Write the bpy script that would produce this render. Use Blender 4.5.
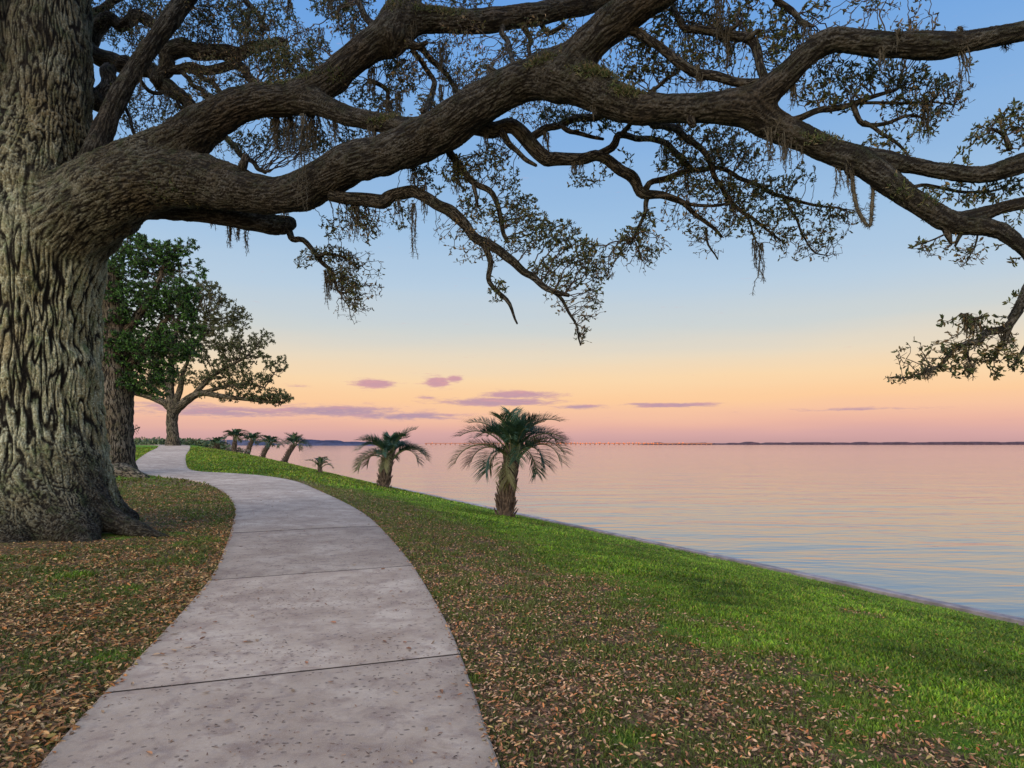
import bpy, math, random
import numpy as np
from mathutils import Vector
for o in list(bpy.data.objects): bpy.data.objects.remove(o, do_unlink=True)
C = bpy.context.scene.collection
S = bpy.context.scene
rng = np.random.default_rng(7)
random.seed(7)
F = 683.0; H = 1.6; HY = 444.0          # focal length in pixels, eye height, horizon row

# ------------------------------------------------------------------ camera
cam = bpy.data.cameras.new('camera'); co = bpy.data.objects.new('camera', cam); C.objects.link(co)
cam.sensor_width = 36; cam.lens = 36 * F / 1024; cam.shift_y = (HY - 384) / 1024
cam.clip_start = .1; cam.clip_end = 20000
co.location = (0, 0, H); co.rotation_euler = (math.radians(90), 0, 0)
S.camera = co
S.view_settings.view_transform = 'Standard'; S.view_settings.look = 'None'
S.view_settings.exposure = 0.0; S.view_settings.gamma = 1.0
S.cycles.use_denoising = True
S.cycles.max_bounces = 6; S.cycles.transparent_max_bounces = 4
S.cycles.caustics_reflective = False; S.cycles.caustics_refractive = False

def lin(r, g, b):
    f = lambda c: (c / 255 / 12.92) if c / 255 <= .04045 else ((c / 255 + .055) / 1.055) ** 2.4
    return (f(r), f(g), f(b), 1)

# ------------------------------------------------------------------ node helpers
class NT:
    def __init__(s, nt): s.t = nt; s.n = nt.nodes; s.l = nt.links
    def node(s, typ, **k):
        n = s.n.new(typ)
        for a, b in k.items(): setattr(n, a, b)
        return n
    def inp(s, sock, v):
        if isinstance(v, bpy.types.NodeSocket): s.l.new(v, sock)
        elif v is not None: sock.default_value = v
    def math(s, op, a, b=None, c=None, clamp=False):
        n = s.node('ShaderNodeMath', operation=op, use_clamp=clamp)
        s.inp(n.inputs[0], a)
        if b is not None: s.inp(n.inputs[1], b)
        if c is not None: s.inp(n.inputs[2], c)
        return n.outputs[0]
    def vmath(s, op, a, b=None, scale=None):
        n = s.node('ShaderNodeVectorMath', operation=op)
        s.inp(n.inputs[0], a)
        if b is not None: s.inp(n.inputs[1], b)
        if scale is not None: s.inp(n.inputs[3], scale)
        return n.outputs['Value'] if op in ('DOT_PRODUCT', 'LENGTH') else n.outputs[0]
    def mix(s, f, a, b, blend='MIX'):
        n = s.node('ShaderNodeMix', data_type='RGBA', blend_type=blend)
        s.inp(n.inputs[0], f); s.inp(n.inputs[6], a); s.inp(n.inputs[7], b)
        return n.outputs[2]
    def ramp(s, f, stops, interp='LINEAR'):
        n = s.node('ShaderNodeValToRGB'); r = n.color_ramp; r.interpolation = interp
        while len(r.elements) > 1: r.elements.remove(r.elements[-1])
        r.elements[0].position = stops[0][0]; r.elements[0].color = stops[0][1]
        for p, c in stops[1:]:
            e = r.elements.new(p); e.color = c
        s.inp(n.inputs[0], f); return n.outputs[0]
    def mrange(s, v, a, b, c=0., d=1., smooth=True):
        n = s.node('ShaderNodeMapRange'); n.interpolation_type = 'SMOOTHSTEP' if smooth else 'LINEAR'
        s.inp(n.inputs[0], v); n.inputs[1].default_value = a; n.inputs[2].default_value = b
        n.inputs[3].default_value = c; n.inputs[4].default_value = d
        return n.outputs[0]
    def noise(s, vec, scale, detail=3, rough=.5, dist=0.):
        n = s.node('ShaderNodeTexNoise'); s.inp(n.inputs['Vector'], vec)
        n.inputs['Scale'].default_value = scale; n.inputs['Detail'].default_value = detail
        n.inputs['Roughness'].default_value = rough; n.inputs['Distortion'].default_value = dist
        return n.outputs[0]
    def xyz(s, x, y, z):
        n = s.node('ShaderNodeCombineXYZ'); s.inp(n.inputs[0], x); s.inp(n.inputs[1], y); s.inp(n.inputs[2], z); return n.outputs[0]
    def sep(s, v):
        n = s.node('ShaderNodeSeparateXYZ'); s.inp(n.inputs[0], v); return n.outputs
    def attr(s, name):
        n = s.node('ShaderNodeAttribute'); n.attribute_name = name; return n
    def bump(s, h, strength, dist, nrm=None):
        n = s.node('ShaderNodeBump'); n.inputs['Strength'].default_value = strength; n.inputs['Distance'].default_value = dist
        s.inp(n.inputs['Height'], h)
        if nrm is not None: s.inp(n.inputs['Normal'], nrm)
        return n.outputs[0]

# ------------------------------------------------------------------ world: dusk sky (sun just set behind the camera)
SUN_EL = math.radians(15); SUN_AZ = math.radians(-152)      # azimuth measured from +Y towards +X (behind, a little left)
w = bpy.data.worlds.new('World'); S.world = w; w.use_nodes = True
W = NT(w.node_tree); W.n.clear()
tc = W.node('ShaderNodeTexCoord').outputs['Generated']
x_, y_, z_ = W.sep(tc)
SK = [(.0, lin(112, 112, 124)), (.496, lin(150, 130, 145)), (.5, lin(200, 158, 158)), (.507, lin(213, 167, 165)), (.514, lin(232, 179, 163)),
      (.522, lin(244, 193, 163)), (.532, lin(251, 204, 158)), (.546, lin(248, 214, 172)), (.562, lin(232, 216, 192)), (.583, lin(204, 210, 210)),
      (.610, lin(182, 204, 224)), (.650, lin(158, 192, 226)), (.70, lin(130, 172, 219)), (.75, lin(104, 152, 208)), (.78, lin(88, 138, 200)), (1., lin(60, 105, 175))]
el = W.math('ADD', W.math('MULTIPLY', z_, .5), .5)
warp = W.noise(W.xyz(W.math('MULTIPLY', x_, 2.), y_, W.math('MULTIPLY', z_, 18.)), 1.6, 3)
el2 = W.math('ADD', el, W.math('MULTIPLY', W.math('SUBTRACT', warp, .5), .012))
sky = W.ramp(el2, SK)
# the side of the sky where the sun went down glows warm and far brighter
back = W.vmath('DOT_PRODUCT', tc, (math.sin(SUN_AZ) * .93, math.cos(SUN_AZ) * .93, .36))
glow = W.mrange(back, -.05, .95)
upm = W.mrange(z_, .30, .9)
g1 = W.mix(W.mrange(z_, 0, .6), lin(255, 214, 170), lin(226, 232, 250))
sky = W.mix(glow, sky, g1)
gain = W.math('ADD', W.math('ADD', 1., W.math('MULTIPLY', glow, 1.85)), W.math('MULTIPLY', upm, .7))
# small dusk clouds low over the bay
az = W.math('ARCTAN2', x_, y_)
ele = W.math('ARCSINE', z_)
def A(px): return math.atan((px - 512) / F)
def EL(px, py): return math.atan((HY - py) / math.hypot(F, px - 512))
cn = W.noise(W.xyz(W.math('MULTIPLY', az, 26.), W.math('MULTIPLY', ele, 170.), 3.3), 1., 6, .72)
tot = None
for (px, py, wx, wy, a) in [(225, 412, 85, 6, .36), (335, 411, 75, 6, .44), (405, 416, 60, 4.5, .44), (498, 402, 60, 4.6, .52), (518, 395, 42, 4.5, .50), (376, 383.5, 22, 4.5, .55),
                         (437, 382, 14, 6, .50), (455, 379, 10, 4, .46), (580, 407, 26, 3, .42), (672, 405, 44, 2.6, .47), (640, 404, 16, 2, .36), (170, 405, 60, 4, .3),
                         (430, 397, 14, 2, .34), (860, 409, 60, 2, .28), (300, 386, 14, 2, .32)]:
    dx = W.math('DIVIDE', W.math('SUBTRACT', az, A(px)), wx / F)
    dy = W.math('DIVIDE', W.math('SUBTRACT', ele, EL(px, py)), wy / F)
    r2 = W.math('ADD', W.math('MULTIPLY', dx, dx), W.math('MULTIPLY', dy, dy))
    e = W.math('MULTIPLY', W.math('EXPONENT', W.math('MULTIPLY', r2, -1.)), a)
    tot = e if tot is None else W.math('MAXIMUM', tot, e)
cm = W.mrange(W.math('ADD', tot, W.math('MULTIPLY', cn, .9)), .56, .84)
ccol = W.mix(W.mrange(ele, .03, .10), lin(168, 145, 170), lin(200, 148, 165))
ccol = W.mix(W.math('MULTIPLY', W.mrange(cn, .45, .75), .55), ccol, lin(235, 165, 160))
sky = W.mix(W.math('MULTIPLY', cm, .92), sky, ccol)
bg = W.node('ShaderNodeBackground'); W.inp(bg.inputs[0], sky); W.inp(bg.inputs[1], gain)
nis = W.node('ShaderNodeTexSky', sky_type='NISHITA', sun_disc=False)
nis.sun_elevation = math.radians(1.0); nis.sun_rotation = SUN_AZ
bg2 = W.node('ShaderNodeBackground'); W.inp(bg2.inputs[0], nis.outputs[0]); bg2.inputs[1].default_value = .012
add = W.node('ShaderNodeAddShader'); W.l.new(bg.outputs[0], add.inputs[0]); W.l.new(bg2.outputs[0], add.inputs[1])
wo = W.node('ShaderNodeOutputWorld'); W.l.new(add.outputs[0], wo.inputs[0])

sun = bpy.data.lights.new('sun', 'SUN'); so = bpy.data.objects.new('sun', sun); C.objects.link(so)
sun.energy = 1.5; sun.angle = math.radians(24); sun.color = (1, .86, .70)
sv = Vector((math.sin(SUN_AZ) * math.cos(SUN_EL), math.cos(SUN_AZ) * math.cos(SUN_EL), math.sin(SUN_EL)))
so.rotation_euler = sv.to_track_quat('Z', 'Y').to_euler()

# ------------------------------------------------------------------ numpy noise
_p = rng.permutation(256); _p = np.concatenate([_p, _p, _p])
_g = rng.normal(size=(256, 3)); _g /= np.linalg.norm(_g, axis=1)[:, None]
def perlin(P):
    P = np.asarray(P, float); i = np.floor(P).astype(int); f = P - i; i &= 255
    u = f * f * f * (f * (f * 6 - 15) + 10); out = 0
    for a in (0, 1):
        wa = u[:, 0] if a else 1 - u[:, 0]
        for b in (0, 1):
            wb = u[:, 1] if b else 1 - u[:, 1]
            for c in (0, 1):
                wc = u[:, 2] if c else 1 - u[:, 2]
                h = _p[_p[_p[i[:, 0] + a] + i[:, 1] + b] + i[:, 2] + c]
                g = _g[h]
                out = out + wa * wb * wc * (g[:, 0] * (f[:, 0] - a) + g[:, 1] * (f[:, 1] - b) + g[:, 2] * (f[:, 2] - c))
    return out
def fbm(P, o=3):
    P = np.asarray(P, float); r = 0; a = 1
    for k in range(o): r = r + a * perlin(P * 2 ** k + 17.3 * k); a *= .5
    return r
def sstep(a, b, x): t = np.clip((x - a) / (b - a), 0, 1); return t * t * (3 - 2 * t)

# ------------------------------------------------------------------ mesh / object helpers
def mk(name, V, Fs, mat=None, parent=None, smooth=True, attrs=None, cols=None):
    """V (n,3); Fs: list of int arrays (m,k)"""
    me = bpy.data.meshes.new(name); V = np.asarray(V, np.float32)
    me.vertices.add(len(V)); me.vertices.foreach_set('co', V.ravel())
    Fs = [np.asarray(f, np.int32) for f in Fs if len(f)]
    tot = np.concatenate([np.full(len(f), f.shape[1], np.int32) for f in Fs])
    idx = np.concatenate([f.ravel() for f in Fs])
    st = np.concatenate([[0], np.cumsum(tot)[:-1]]).astype(np.int32)
    me.loops.add(len(idx)); me.loops.foreach_set('vertex_index', idx)
    me.polygons.add(len(tot)); me.polygons.foreach_set('loop_start', st); me.polygons.foreach_set('loop_total', tot)
    me.polygons.foreach_set('use_smooth', np.full(len(tot), smooth))
    me.update(calc_edges=True)
    for k, a in (attrs or {}).items():
        a = np.asarray(a, np.float32)
        if a.ndim == 1:
            t = me.attributes.new(k, 'FLOAT', 'POINT'); t.data.foreach_set('value', a)
        elif a.shape[1] == 3:
            t = me.attributes.new(k, 'FLOAT_VECTOR', 'POINT'); t.data.foreach_set('vector', a.ravel())
        else:
            t = me.attributes.new(k, 'FLOAT_COLOR', 'POINT'); t.data.foreach_set('color', a.ravel())
    if mat: me.materials.append(mat)
    o = bpy.data.objects.new(name, me); C.objects.link(o)
    if parent: o.parent = parent; o.location = -Vector(parent.location)
    return o
def tag(o, label=None, cat=None, group=None, kind=None):
    if label: o['label'] = label
    if cat: o['category'] = cat
    if group: o['group'] = group
    if kind: o['kind'] = kind
    return o
def thing(name, label, cat, loc, group=None):
    o = bpy.data.objects.new(name, None); C.objects.link(o); o.location = loc; o.empty_display_size = .3
    return tag(o, label, cat, group)

def mat(name, rough=.8, spec=.3):
    m = bpy.data.materials.new(name); m.use_nodes = True; t = NT(m.node_tree)
    b = t.n['Principled BSDF']; b.inputs['Roughness'].default_value = rough
    b.inputs['Specular IOR Level'].default_value = spec
    return m, t, b
def plain(name, col, rough=.8, var=.25, scale=6., spec=.3, bump=.0):
    m, t, b = mat(name, rough, spec)
    oc = t.node('ShaderNodeTexCoord').outputs['Object']
    n = t.noise(oc, scale, 4)
    c2 = tuple(c * (1 - var) for c in col[:3]) + (1,); c3 = tuple(min(1, c * (1 + var)) for c in col[:3]) + (1,)
    t.inp(b.inputs['Base Color'], t.mix(t.mrange(n, .3, .7), c2, c3))
    if bump: t.inp(b.inputs['Normal'], t.bump(n, .6, bump))
    return m
def attr_leaf(name, rough=.55, trans=.25, spec=.3):
    """leaf material: colour of each leaf from the mesh, a little light coming through"""
    m, t, b = mat(name, rough, spec)
    a = t.attr('col').outputs['Color']; t.inp(b.inputs['Base Color'], a)
    tr = t.node('ShaderNodeBsdfTranslucent'); t.inp(tr.inputs[0], a)
    mx = t.node('ShaderNodeMixShader'); mx.inputs[0].default_value = trans
    t.l.new(b.outputs[0], mx.inputs[1]); t.l.new(tr.outputs[0], mx.inputs[2])
    t.l.new(mx.outputs[0], t.n['Material Output'].inputs[0])
    return m

# ------------------------------------------------------------------ terrain
SS = np.array([-60, 26, 32, 37, 41, 46, 51, 60, 68, 76, 90, 120, 400.])
SZ = np.array([0, 0, .07, .25, .45, .68, .88, 1.2, 1.42, 1.5, 1.42, 1.2, .9])
_s = np.linspace(-60, 400, 921); _z = np.interp(_s, SS, SZ)
_k = np.exp(-np.linspace(-2, 2, 13) ** 2); _k /= _k.sum(); _z = np.convolve(np.pad(_z, 6, 'edge'), _k, 'valid')
EDGE = -1.2; WATER = -1.47
def sd(x, y): return -.4276 * x + .904 * y, 11.5 - .904 * x - .4276 * y
def xy(s, d): return -.4276 * s + .904 * (11.5 - d), .904 * s + .4276 * (11.5 - d)
def terr(x, y):
    s, d = sd(x, y); top = np.interp(s, _s, _z)
    t = np.clip(d / np.interp(s, [0, 35, 50, 70, 100], [9., 9., 10., 11., 12.]), 0, 1)
    return EDGE + (top - EDGE) * (1 - (1 - t) ** np.interp(s, [0, 35, 50, 70, 100], [1.7, 1.7, 1.45, 1.25, 1.1]))
_Y = np.linspace(2, 160, 8000)
def hit(px, py):
    X = (px - 512) / F * _Y; Z = H - (py - HY) / F * _Y; h = Z - terr(X, _Y); i = int(np.argmax(h < 0))
    t = h[i - 1] / (h[i - 1] - h[i]); y = _Y[i - 1] + t * (_Y[i] - _Y[i - 1]); x = (px - 512) / F * y
    return np.array([x, y, float(terr(np.array(x), np.array(y)))])
def PX(px, py, D): return np.array([(px - 512) / F * D, D, H - (py - HY) / F * D])

def catmull(P, n):
    P = np.asarray(P, float); Q = np.vstack([2 * P[0] - P[1], P, 2 * P[-1] - P[-2]])
    seg = np.linspace(0, len(P) - 1, n); i = np.clip(seg.astype(int), 0, len(P) - 2); t = (seg - i)[:, None]
    a, b, c, d = Q[i], Q[i + 1], Q[i + 2], Q[i + 3]
    return .5 * (2 * b + (c - a) * t + (2 * a - 5 * b + 4 * c - d) * t ** 2 + (3 * b - a - 3 * c + d) * t ** 3)
def resample(P, step, dims=3):
    P = catmull(P, len(P) * 14); L = np.concatenate([[0], np.cumsum(np.linalg.norm(np.diff(P[:, :dims], axis=0), axis=1))])
    n = max(3, int(L[-1] / step) + 1); s = np.linspace(0, L[-1], n)
    return np.stack([np.interp(s, L, P[:, k]) for k in range(P.shape[1])], 1), s

# path outline on the ground
LE = [(10, 800), (35, 768), (75, 725), (108, 690), (155, 643), (208, 583), (225, 548), (235, 515), (233, 505), (225, 494), (205, 484), (185, 479.8), (161, 477.4), (146, 475), (137, 470), (134, 464), (140, 458), (149, 452), (157, 448)]
RE = [(515, 800), (505, 768), (485, 725), (459, 650), (430, 595), (400, 550), (365, 515), (330, 496), (300, 483), (271, 477), (222, 473), (194, 471), (187, 466), (186, 456), (190, 449)]
Lg = np.array([hit(*p)[:2] for p in LE]); Rg = np.array([hit(*p)[:2] for p in RE])
def runout(E, far): return np.vstack([E[0] + (E[0] - E[1]) / np.linalg.norm(E[0] - E[1]) * 6, E, far])
Lg = runout(Lg, [xy(72, 14.2), xy(80, 16.0), xy(92, 20)]); Rg = runout(Rg, [xy(72, 11.6), xy(80, 13.3), xy(92, 17.4)])
Ls, _ = resample(Lg, .12, 2); Rs, _ = resample(Rg, .12, 2)
# pair the two edges through a centre line
def smooth1(a, n):
    k = np.hanning(n + 2)[1:-1]; k /= k.sum(); return np.stack([np.convolve(np.pad(a[:, j], n // 2, 'edge'), k, 'valid')[:len(a)] for j in range(2)], 1)
m = 900
tL = Ls[np.linspace(0, len(Ls) - 1, m).astype(int)]
j = 0; pair = []
jj = np.array([np.argmin(((Rs - p) ** 2).sum(1)) for p in tL]); jj = np.maximum.accumulate(jj)
Cn = (tL + Rs[jj]) / 2
Cn, cl = resample(smooth1(Cn, 31)[::6], .15, 2)
Tg = np.gradient(Cn, axis=0); Tg /= np.linalg.norm(Tg, axis=1)[:, None]; Nn = np.stack([-Tg[:, 1], Tg[:, 0]], 1)
def edge_dist(E, sgn):
    r = []
    for p, n, t in zip(Cn, Nn, Tg):
        q = E - p; a = q @ t; b = (q @ n) * sgn; ok = (np.abs(a) < .3) & (b > .2) & (b < 3.5)
        r.append(b[ok].min() if ok.any() else np.nan)
    r = np.array(r); i = np.arange(len(r)); g = ~np.isnan(r); r = np.interp(i, i[g], r[g])
    return np.convolve(np.pad(r, 6, 'edge'), np.ones(13) / 13, 'valid')
wl = edge_dist(Ls, 1); wr = edge_dist(Rs, -1)
PL = Cn + Nn * wl[:, None]; PR = Cn - Nn * wr[:, None]
def in_path(x, y, grow=0.):
    """signed depth inside the footpath: >0 inside"""
    out = np.full(len(x), -9.); P = np.stack([x, y], 1)
    for a in range(0, len(P), 20000):
        q = P[a:a + 20000]; 
        D2 = ((q[:, None, :] - Cn[None, ::3]) ** 2).sum(2); k = D2.argmin(1) * 3
        o = ((q - Cn[k]) * Nn[k]).sum(1); out[a:a + 20000] = np.minimum(wl[k] - o, o + wr[k]) + grow
    return out

# the cover of the ground: 1 = fallen leaves, 0 = green grass
def litter(x, y):
    s, d = sd(x, y); P = np.stack([x, y, np.zeros_like(x)], 1)
    n = fbm(P * .9, 3); n2 = fbm(P * 3.1 + 9, 2)
    lim = np.interp(s, [-4, 3, 8, 12, 19, 26, 34, 45], [8.0, 7.5, 6.6, 6.0, 5.2, 5.6, 6.9, 9.])
    right = sstep(-.7, .9, d - lim + n * 1.1 + n2 * .5)
    left = np.where(s < 34, .80 + n * .9 + n2 * .5, 0)
    far = 1 - sstep(30, 37, s + n * 3)
    v = np.where(d > 9.2, np.clip(left, 0, 1), right * (.78 + n2 * .5)) * far
    bare = sstep(.36, .62, fbm(P * .45 + 31, 3)) * .55           # thin brown patches in the grass
    crest = sstep(60, 66, s) * sstep(84, 76, s) * sstep(11.5, 9, d) * .95
    return np.clip(np.maximum(np.maximum(v, bare * (d < 9)), crest), 0, 1)

# ------------------------------------------------------------------ ground sheet
sv_ = np.concatenate([np.arange(-12, 30, .12), np.arange(30, 70, .4), np.arange(70, 130, 1.5), np.arange(130, 900, 30)])
dv_ = np.concatenate([np.arange(0, 18, .12), np.arange(18, 60, 1.5), np.arange(60, 900, 30)])
sg, dg = np.meshgrid(sv_, dv_, indexing='ij'); gx, gy = xy(sg.ravel(), dg.ravel()); gz = terr(gx, gy)
lump = fbm(np.stack([gx, gy, gx * 0], 1) * 1.3, 3) * .02 * sstep(0, .6, dg.ravel())
ip = in_path(gx, gy); gz = gz + lump * sstep(0, -.6, ip) - .05 * sstep(-.02, .1, ip)
near = np.exp(-((gx + 8.5) ** 2 + (gy - 12.2) ** 2) / 4.5); gz += near * .06
ns, nd = len(sv_), len(dv_)
I = np.arange(ns * nd).reshape(ns, nd)
quads = np.stack([I[:-1, :-1].ravel(), I[:-1, 1:].ravel(), I[1:, 1:].ravel(), I[1:, :-1].ravel()], 1)
m_g, t, b = mat('lawn_soil', .95, .1)
oc = t.node('ShaderNodeTexCoord').outputs['Object']
lit = t.attr('lit').outputs['Fac']
n1 = t.noise(oc, 9, 6, .7); n2 = t.noise(oc, 60, 4, .7); n3 = t.noise(oc, 1.1, 4)
green = t.ramp(n1, [(.25, (.030, .075, .006, 1)), (.5, (.065, .17, .012, 1)), (.75, (.12, .24, .02, 1))])
green = t.mix(t.mrange(n3, .35, .7), green, t.mix(.5, green, (.13, .16, .02, 1)))
soil = t.ramp(n1, [(.3, (.05, .034, .018, 1)), (.55, (.10, .066, .036, 1)), (.75, (.16, .10, .056, 1))])
vv = t.node('ShaderNodeTexVoronoi'); t.inp(vv.inputs['Vector'], oc); vv.inputs['Scale'].default_value = 26
lf = t.ramp(t.sep(vv.outputs['Color'])[0], [(0, (.05, .035, .02, 1)), (.3, (.15, .09, .045, 1)), (.55, (.25, .16, .09, 1)), (.8, (.12, .13, .03, 1)), (1, (.32, .24, .15, 1))], 'CONSTANT')
soil = t.mix(t.mrange(n2, .42, .55), soil, lf)
f = t.mrange(t.math('ADD', lit, t.math('MULTIPLY', t.math('SUBTRACT', n1, .5), .8)), .3, .65)
t.inp(b.inputs['Base Color'], t.mix(f, green, soil))
t.inp(b.inputs['Normal'], t.bump(t.math('ADD', n1, n2), .8, .03))
ground = tag(mk('ground', np.stack([gx, gy, gz], 1), [quads], m_g, attrs={'lit': litter(gx, gy)}), kind='structure')

# ------------------------------------------------------------------ footpath
m_p, t, b = mat('concrete', .85, .25)
oc = t.node('ShaderNodeTexCoord').outputs['Object']
a1 = t.noise(oc, 1.3, 5, .6); a2 = t.noise(oc, 22, 5, .7); a3 = t.noise(oc, 260, 2, .6); a4 = t.noise(oc, 5, 5, .65, .6)
c = t.ramp(a1, [(.3, (.26, .19, .135, 1)), (.5, (.365, .285, .21, 1)), (.7, (.47, .385, .295, 1))])
c = t.mix(t.math('MULTIPLY', t.mrange(a4, .45, .68), .65), c, (.19, .13, .10, 1))
c = t.mix(t.math('MULTIPLY', t.mrange(a2, .46, .70), .45), c, (.24, .20, .18, 1))
vo = t.node('ShaderNodeTexVoronoi'); t.inp(vo.inputs['Vector'], t.vmath('ADD', oc, t.vmath('SCALE', t.xyz(a2, a4, 0.), scale=.06))); vo.inputs['Scale'].default_value = 19
sp = t.mrange(vo.outputs['Distance'], .14, .32, 1, 0)
rare = t.mrange(t.sep(vo.outputs['Color'])[1], .52, .56)
c = t.mix(t.math('MULTIPLY', t.math('MULTIPLY', sp, rare), .7), c, (.07, .045, .035, 1))
c = t.mix(t.math('MULTIPLY', t.mrange(a3, .55, .7), .3), c, (.7, .66, .62, 1))
ed = t.attr('edge').outputs['Fac']
c = t.mix(t.math('MULTIPLY', t.mrange(t.math('ADD', ed, t.math('MULTIPLY', a4, .25)), .02, .34, 1, 0), .55), c, (.20, .16, .12, 1))
tn = t.attr('tone').outputs['Fac']; c = t.mix(1., c, t.xyz(tn, tn, tn), 'MULTIPLY')
c = t.mix(t.mrange(ed, -.9, -.3, 1, 0, False), c, (.030, .022, .018, 1))
t.inp(b.inputs['Base Color'], c)
t.inp(b.inputs['Normal'], t.bump(t.math('ADD', a3, t.math('MULTIPLY', a2, 1.5)), .35, .006))
# slab joints at given distances along the centre line
def arc_at(px, py):
    p = hit(px, py)[:2]; return cl[((Cn - p) ** 2).sum(1).argmin()]
j1 = arc_at(290, 676); j2 = arc_at(312, 575); j3 = arc_at(305, 531)
joints = [j1 - 7.6, j1 - 3.8, j1, j2, j3] + [j3 + 3.9 * k for k in range(1, 24)]
joints = [q for q in joints if 0 < q < cl[-1]]
Vp = []; Fp = []; Ed = []; Tn = []; nb = 0; rt = np.random.default_rng(4)
bounds = [0] + joints + [cl[-1]]
K = 15
for a, b_ in zip(bounds[:-1], bounds[1:]):
    ga = .020 if abs(a - j3) < 1e-6 else .007; gb = .020 if abs(b_ - j3) < 1e-6 else .007
    st = np.linspace(a + ga, b_ - gb, max(4, int((b_ - a) / .2)))
    st = np.concatenate([[st[0]], [st[0] + .005], [st[0] + .010], st[1:-1], [st[-1] - .010], [st[-1] - .005], [st[-1]]])
    L2 = np.stack([np.interp(st - .16, cl, PL[:, k]) for k in (0, 1)], 1); R2 = np.stack([np.interp(st + .16, cl, PR[:, k]) for k in (0, 1)], 1)
    u = np.concatenate([[0, 0, .006], np.linspace(.02, .98, K - 6), [.994, 1, 1]])
    G = L2[:, None] * (1 - u[None, :, None]) + R2[:, None] * u[None, :, None]
    z = terr(G[..., 0], G[..., 1]) + .028
    z[:, 0] -= .12; z[:, -1] -= .12; z[:, 1] -= .007; z[:, -2] -= .007; z[0] -= .005; z[-1] -= .005
    wv = np.linalg.norm(L2 - R2, axis=1)[:, None]
    edv = np.minimum(u, 1 - u)[None] * wv
    n0, n1_ = z.shape; I = np.arange(n0 * n1_).reshape(n0, n1_) + nb
    V3 = np.concatenate([G, z[..., None]], 2).reshape(-1, 3)
    Vp.append(V3); Ed.append(np.where((np.arange(n0) < 2)[:, None] | (np.arange(n0) > n0 - 3)[:, None], -1., np.broadcast_to(edv, (n0, n1_))).ravel())
    Fp.append(np.stack([I[:-1, :-1].ravel(), I[:-1, 1:].ravel(), I[1:, 1:].ravel(), I[1:, :-1].ravel()], 1)[:, ::-1]); nb += len(V3)
    Tn.append(np.full(len(V3) + 4 * n1_, rt.uniform(.88, 1.1)))
    for row in (0, -1):      # end faces down into the joint
        r = V3.reshape(n0, n1_, 3)[row].copy(); r2 = r.copy(); r2[:, 2] -= .06
        Vp.append(np.vstack([r, r2])); Ed.append(np.full(2 * n1_, -1.)); q = np.arange(n1_ - 1) + nb
        Fp.append(np.stack([q, q + 1, q + 1 + n1_, q + n1_], 1)); nb += 2 * n1_
tag(mk('path', np.vstack(Vp), Fp, m_p, smooth=False, attrs={'edge': np.concatenate(Ed), 'tone': np.concatenate(Tn)}), kind='structure')

# ------------------------------------------------------------------ water
m_w, t, b = mat('bay_water', .06, .5)
b.inputs['Base Color'].default_value = (.07, .10, .12, 1); b.inputs['IOR'].default_value = 3.5
oc = t.node('ShaderNodeTexCoord').outputs['Object']
w1 = t.noise(t.vmath('MULTIPLY', oc, (.16, .5, 1.)), 1.0, 3, .5, .6)
w2 = t.noise(t.vmath('MULTIPLY', oc, (1.0, 2.6, 1.)), 1.1, 2, .5, .3)
w3 = t.noise(t.vmath('MULTIPLY', oc, (.03, .08, 1.)), 1.0, 3)
hh = t.math('ADD', t.math('ADD', t.math('MULTIPLY', w1, 1.), t.math('MULTIPLY', w2, .16)), t.math('MULTIPLY', w3, 1.2))
t.inp(b.inputs['Normal'], t.bump(hh, .26, .30))
a_ = [xy(-60, -.02), xy(1200, -.02)]
wv = []; q = []
ss = [-60, 0, 20, 60, 150, 400, 1200, 3000, 9000]; dd = [-.1, -10, -30, -80, -250, -800, -2500, -9000]
sg, dg = np.meshgrid(ss, dd, indexing='ij'); wx, wy = xy(sg.ravel(), dg.ravel())
I = np.arange(len(ss) * len(dd)).reshape(len(ss), len(dd))
tag(mk('water', np.stack([wx, wy, np.full_like(wx, WATER)], 1), [np.stack([I[:-1, :-1].ravel(), I[1:, :-1].ravel(), I[1:, 1:].ravel(), I[:-1, 1:].ravel()], 1)[:, ::-1]], m_w, smooth=False), kind='structure')

# ------------------------------------------------------------------ seawall
m_s = plain('seawall_concrete', (.24, .21, .21), .85, .3, 3., bump=.01)
seg = np.arange(-14, 320, 1.5); prof = [(-.02, EDGE - .6), (-.02, EDGE + .085), (-.04, EDGE + .10), (-.20, EDGE + .10), (-.23, EDGE + .075), (-.23, EDGE - .06), (-.20, EDGE - .08), (-.20, EDGE - 1.2)]
V = []
for s in seg:
    for d, z in prof:
        x, y = xy(s, d); V.append((x, y, z))
n = len(prof); I = np.arange(len(seg) * n).reshape(len(seg), n)
tag(mk('seawall', V, [np.stack([I[:-1, :-1].ravel(), I[:-1, 1:].ravel(), I[1:, 1:].ravel(), I[1:, :-1].ravel()], 1)], m_s, smooth=False),
    'low grey concrete seawall running along the edge of the grass bank above the water', 'seawall')

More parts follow.
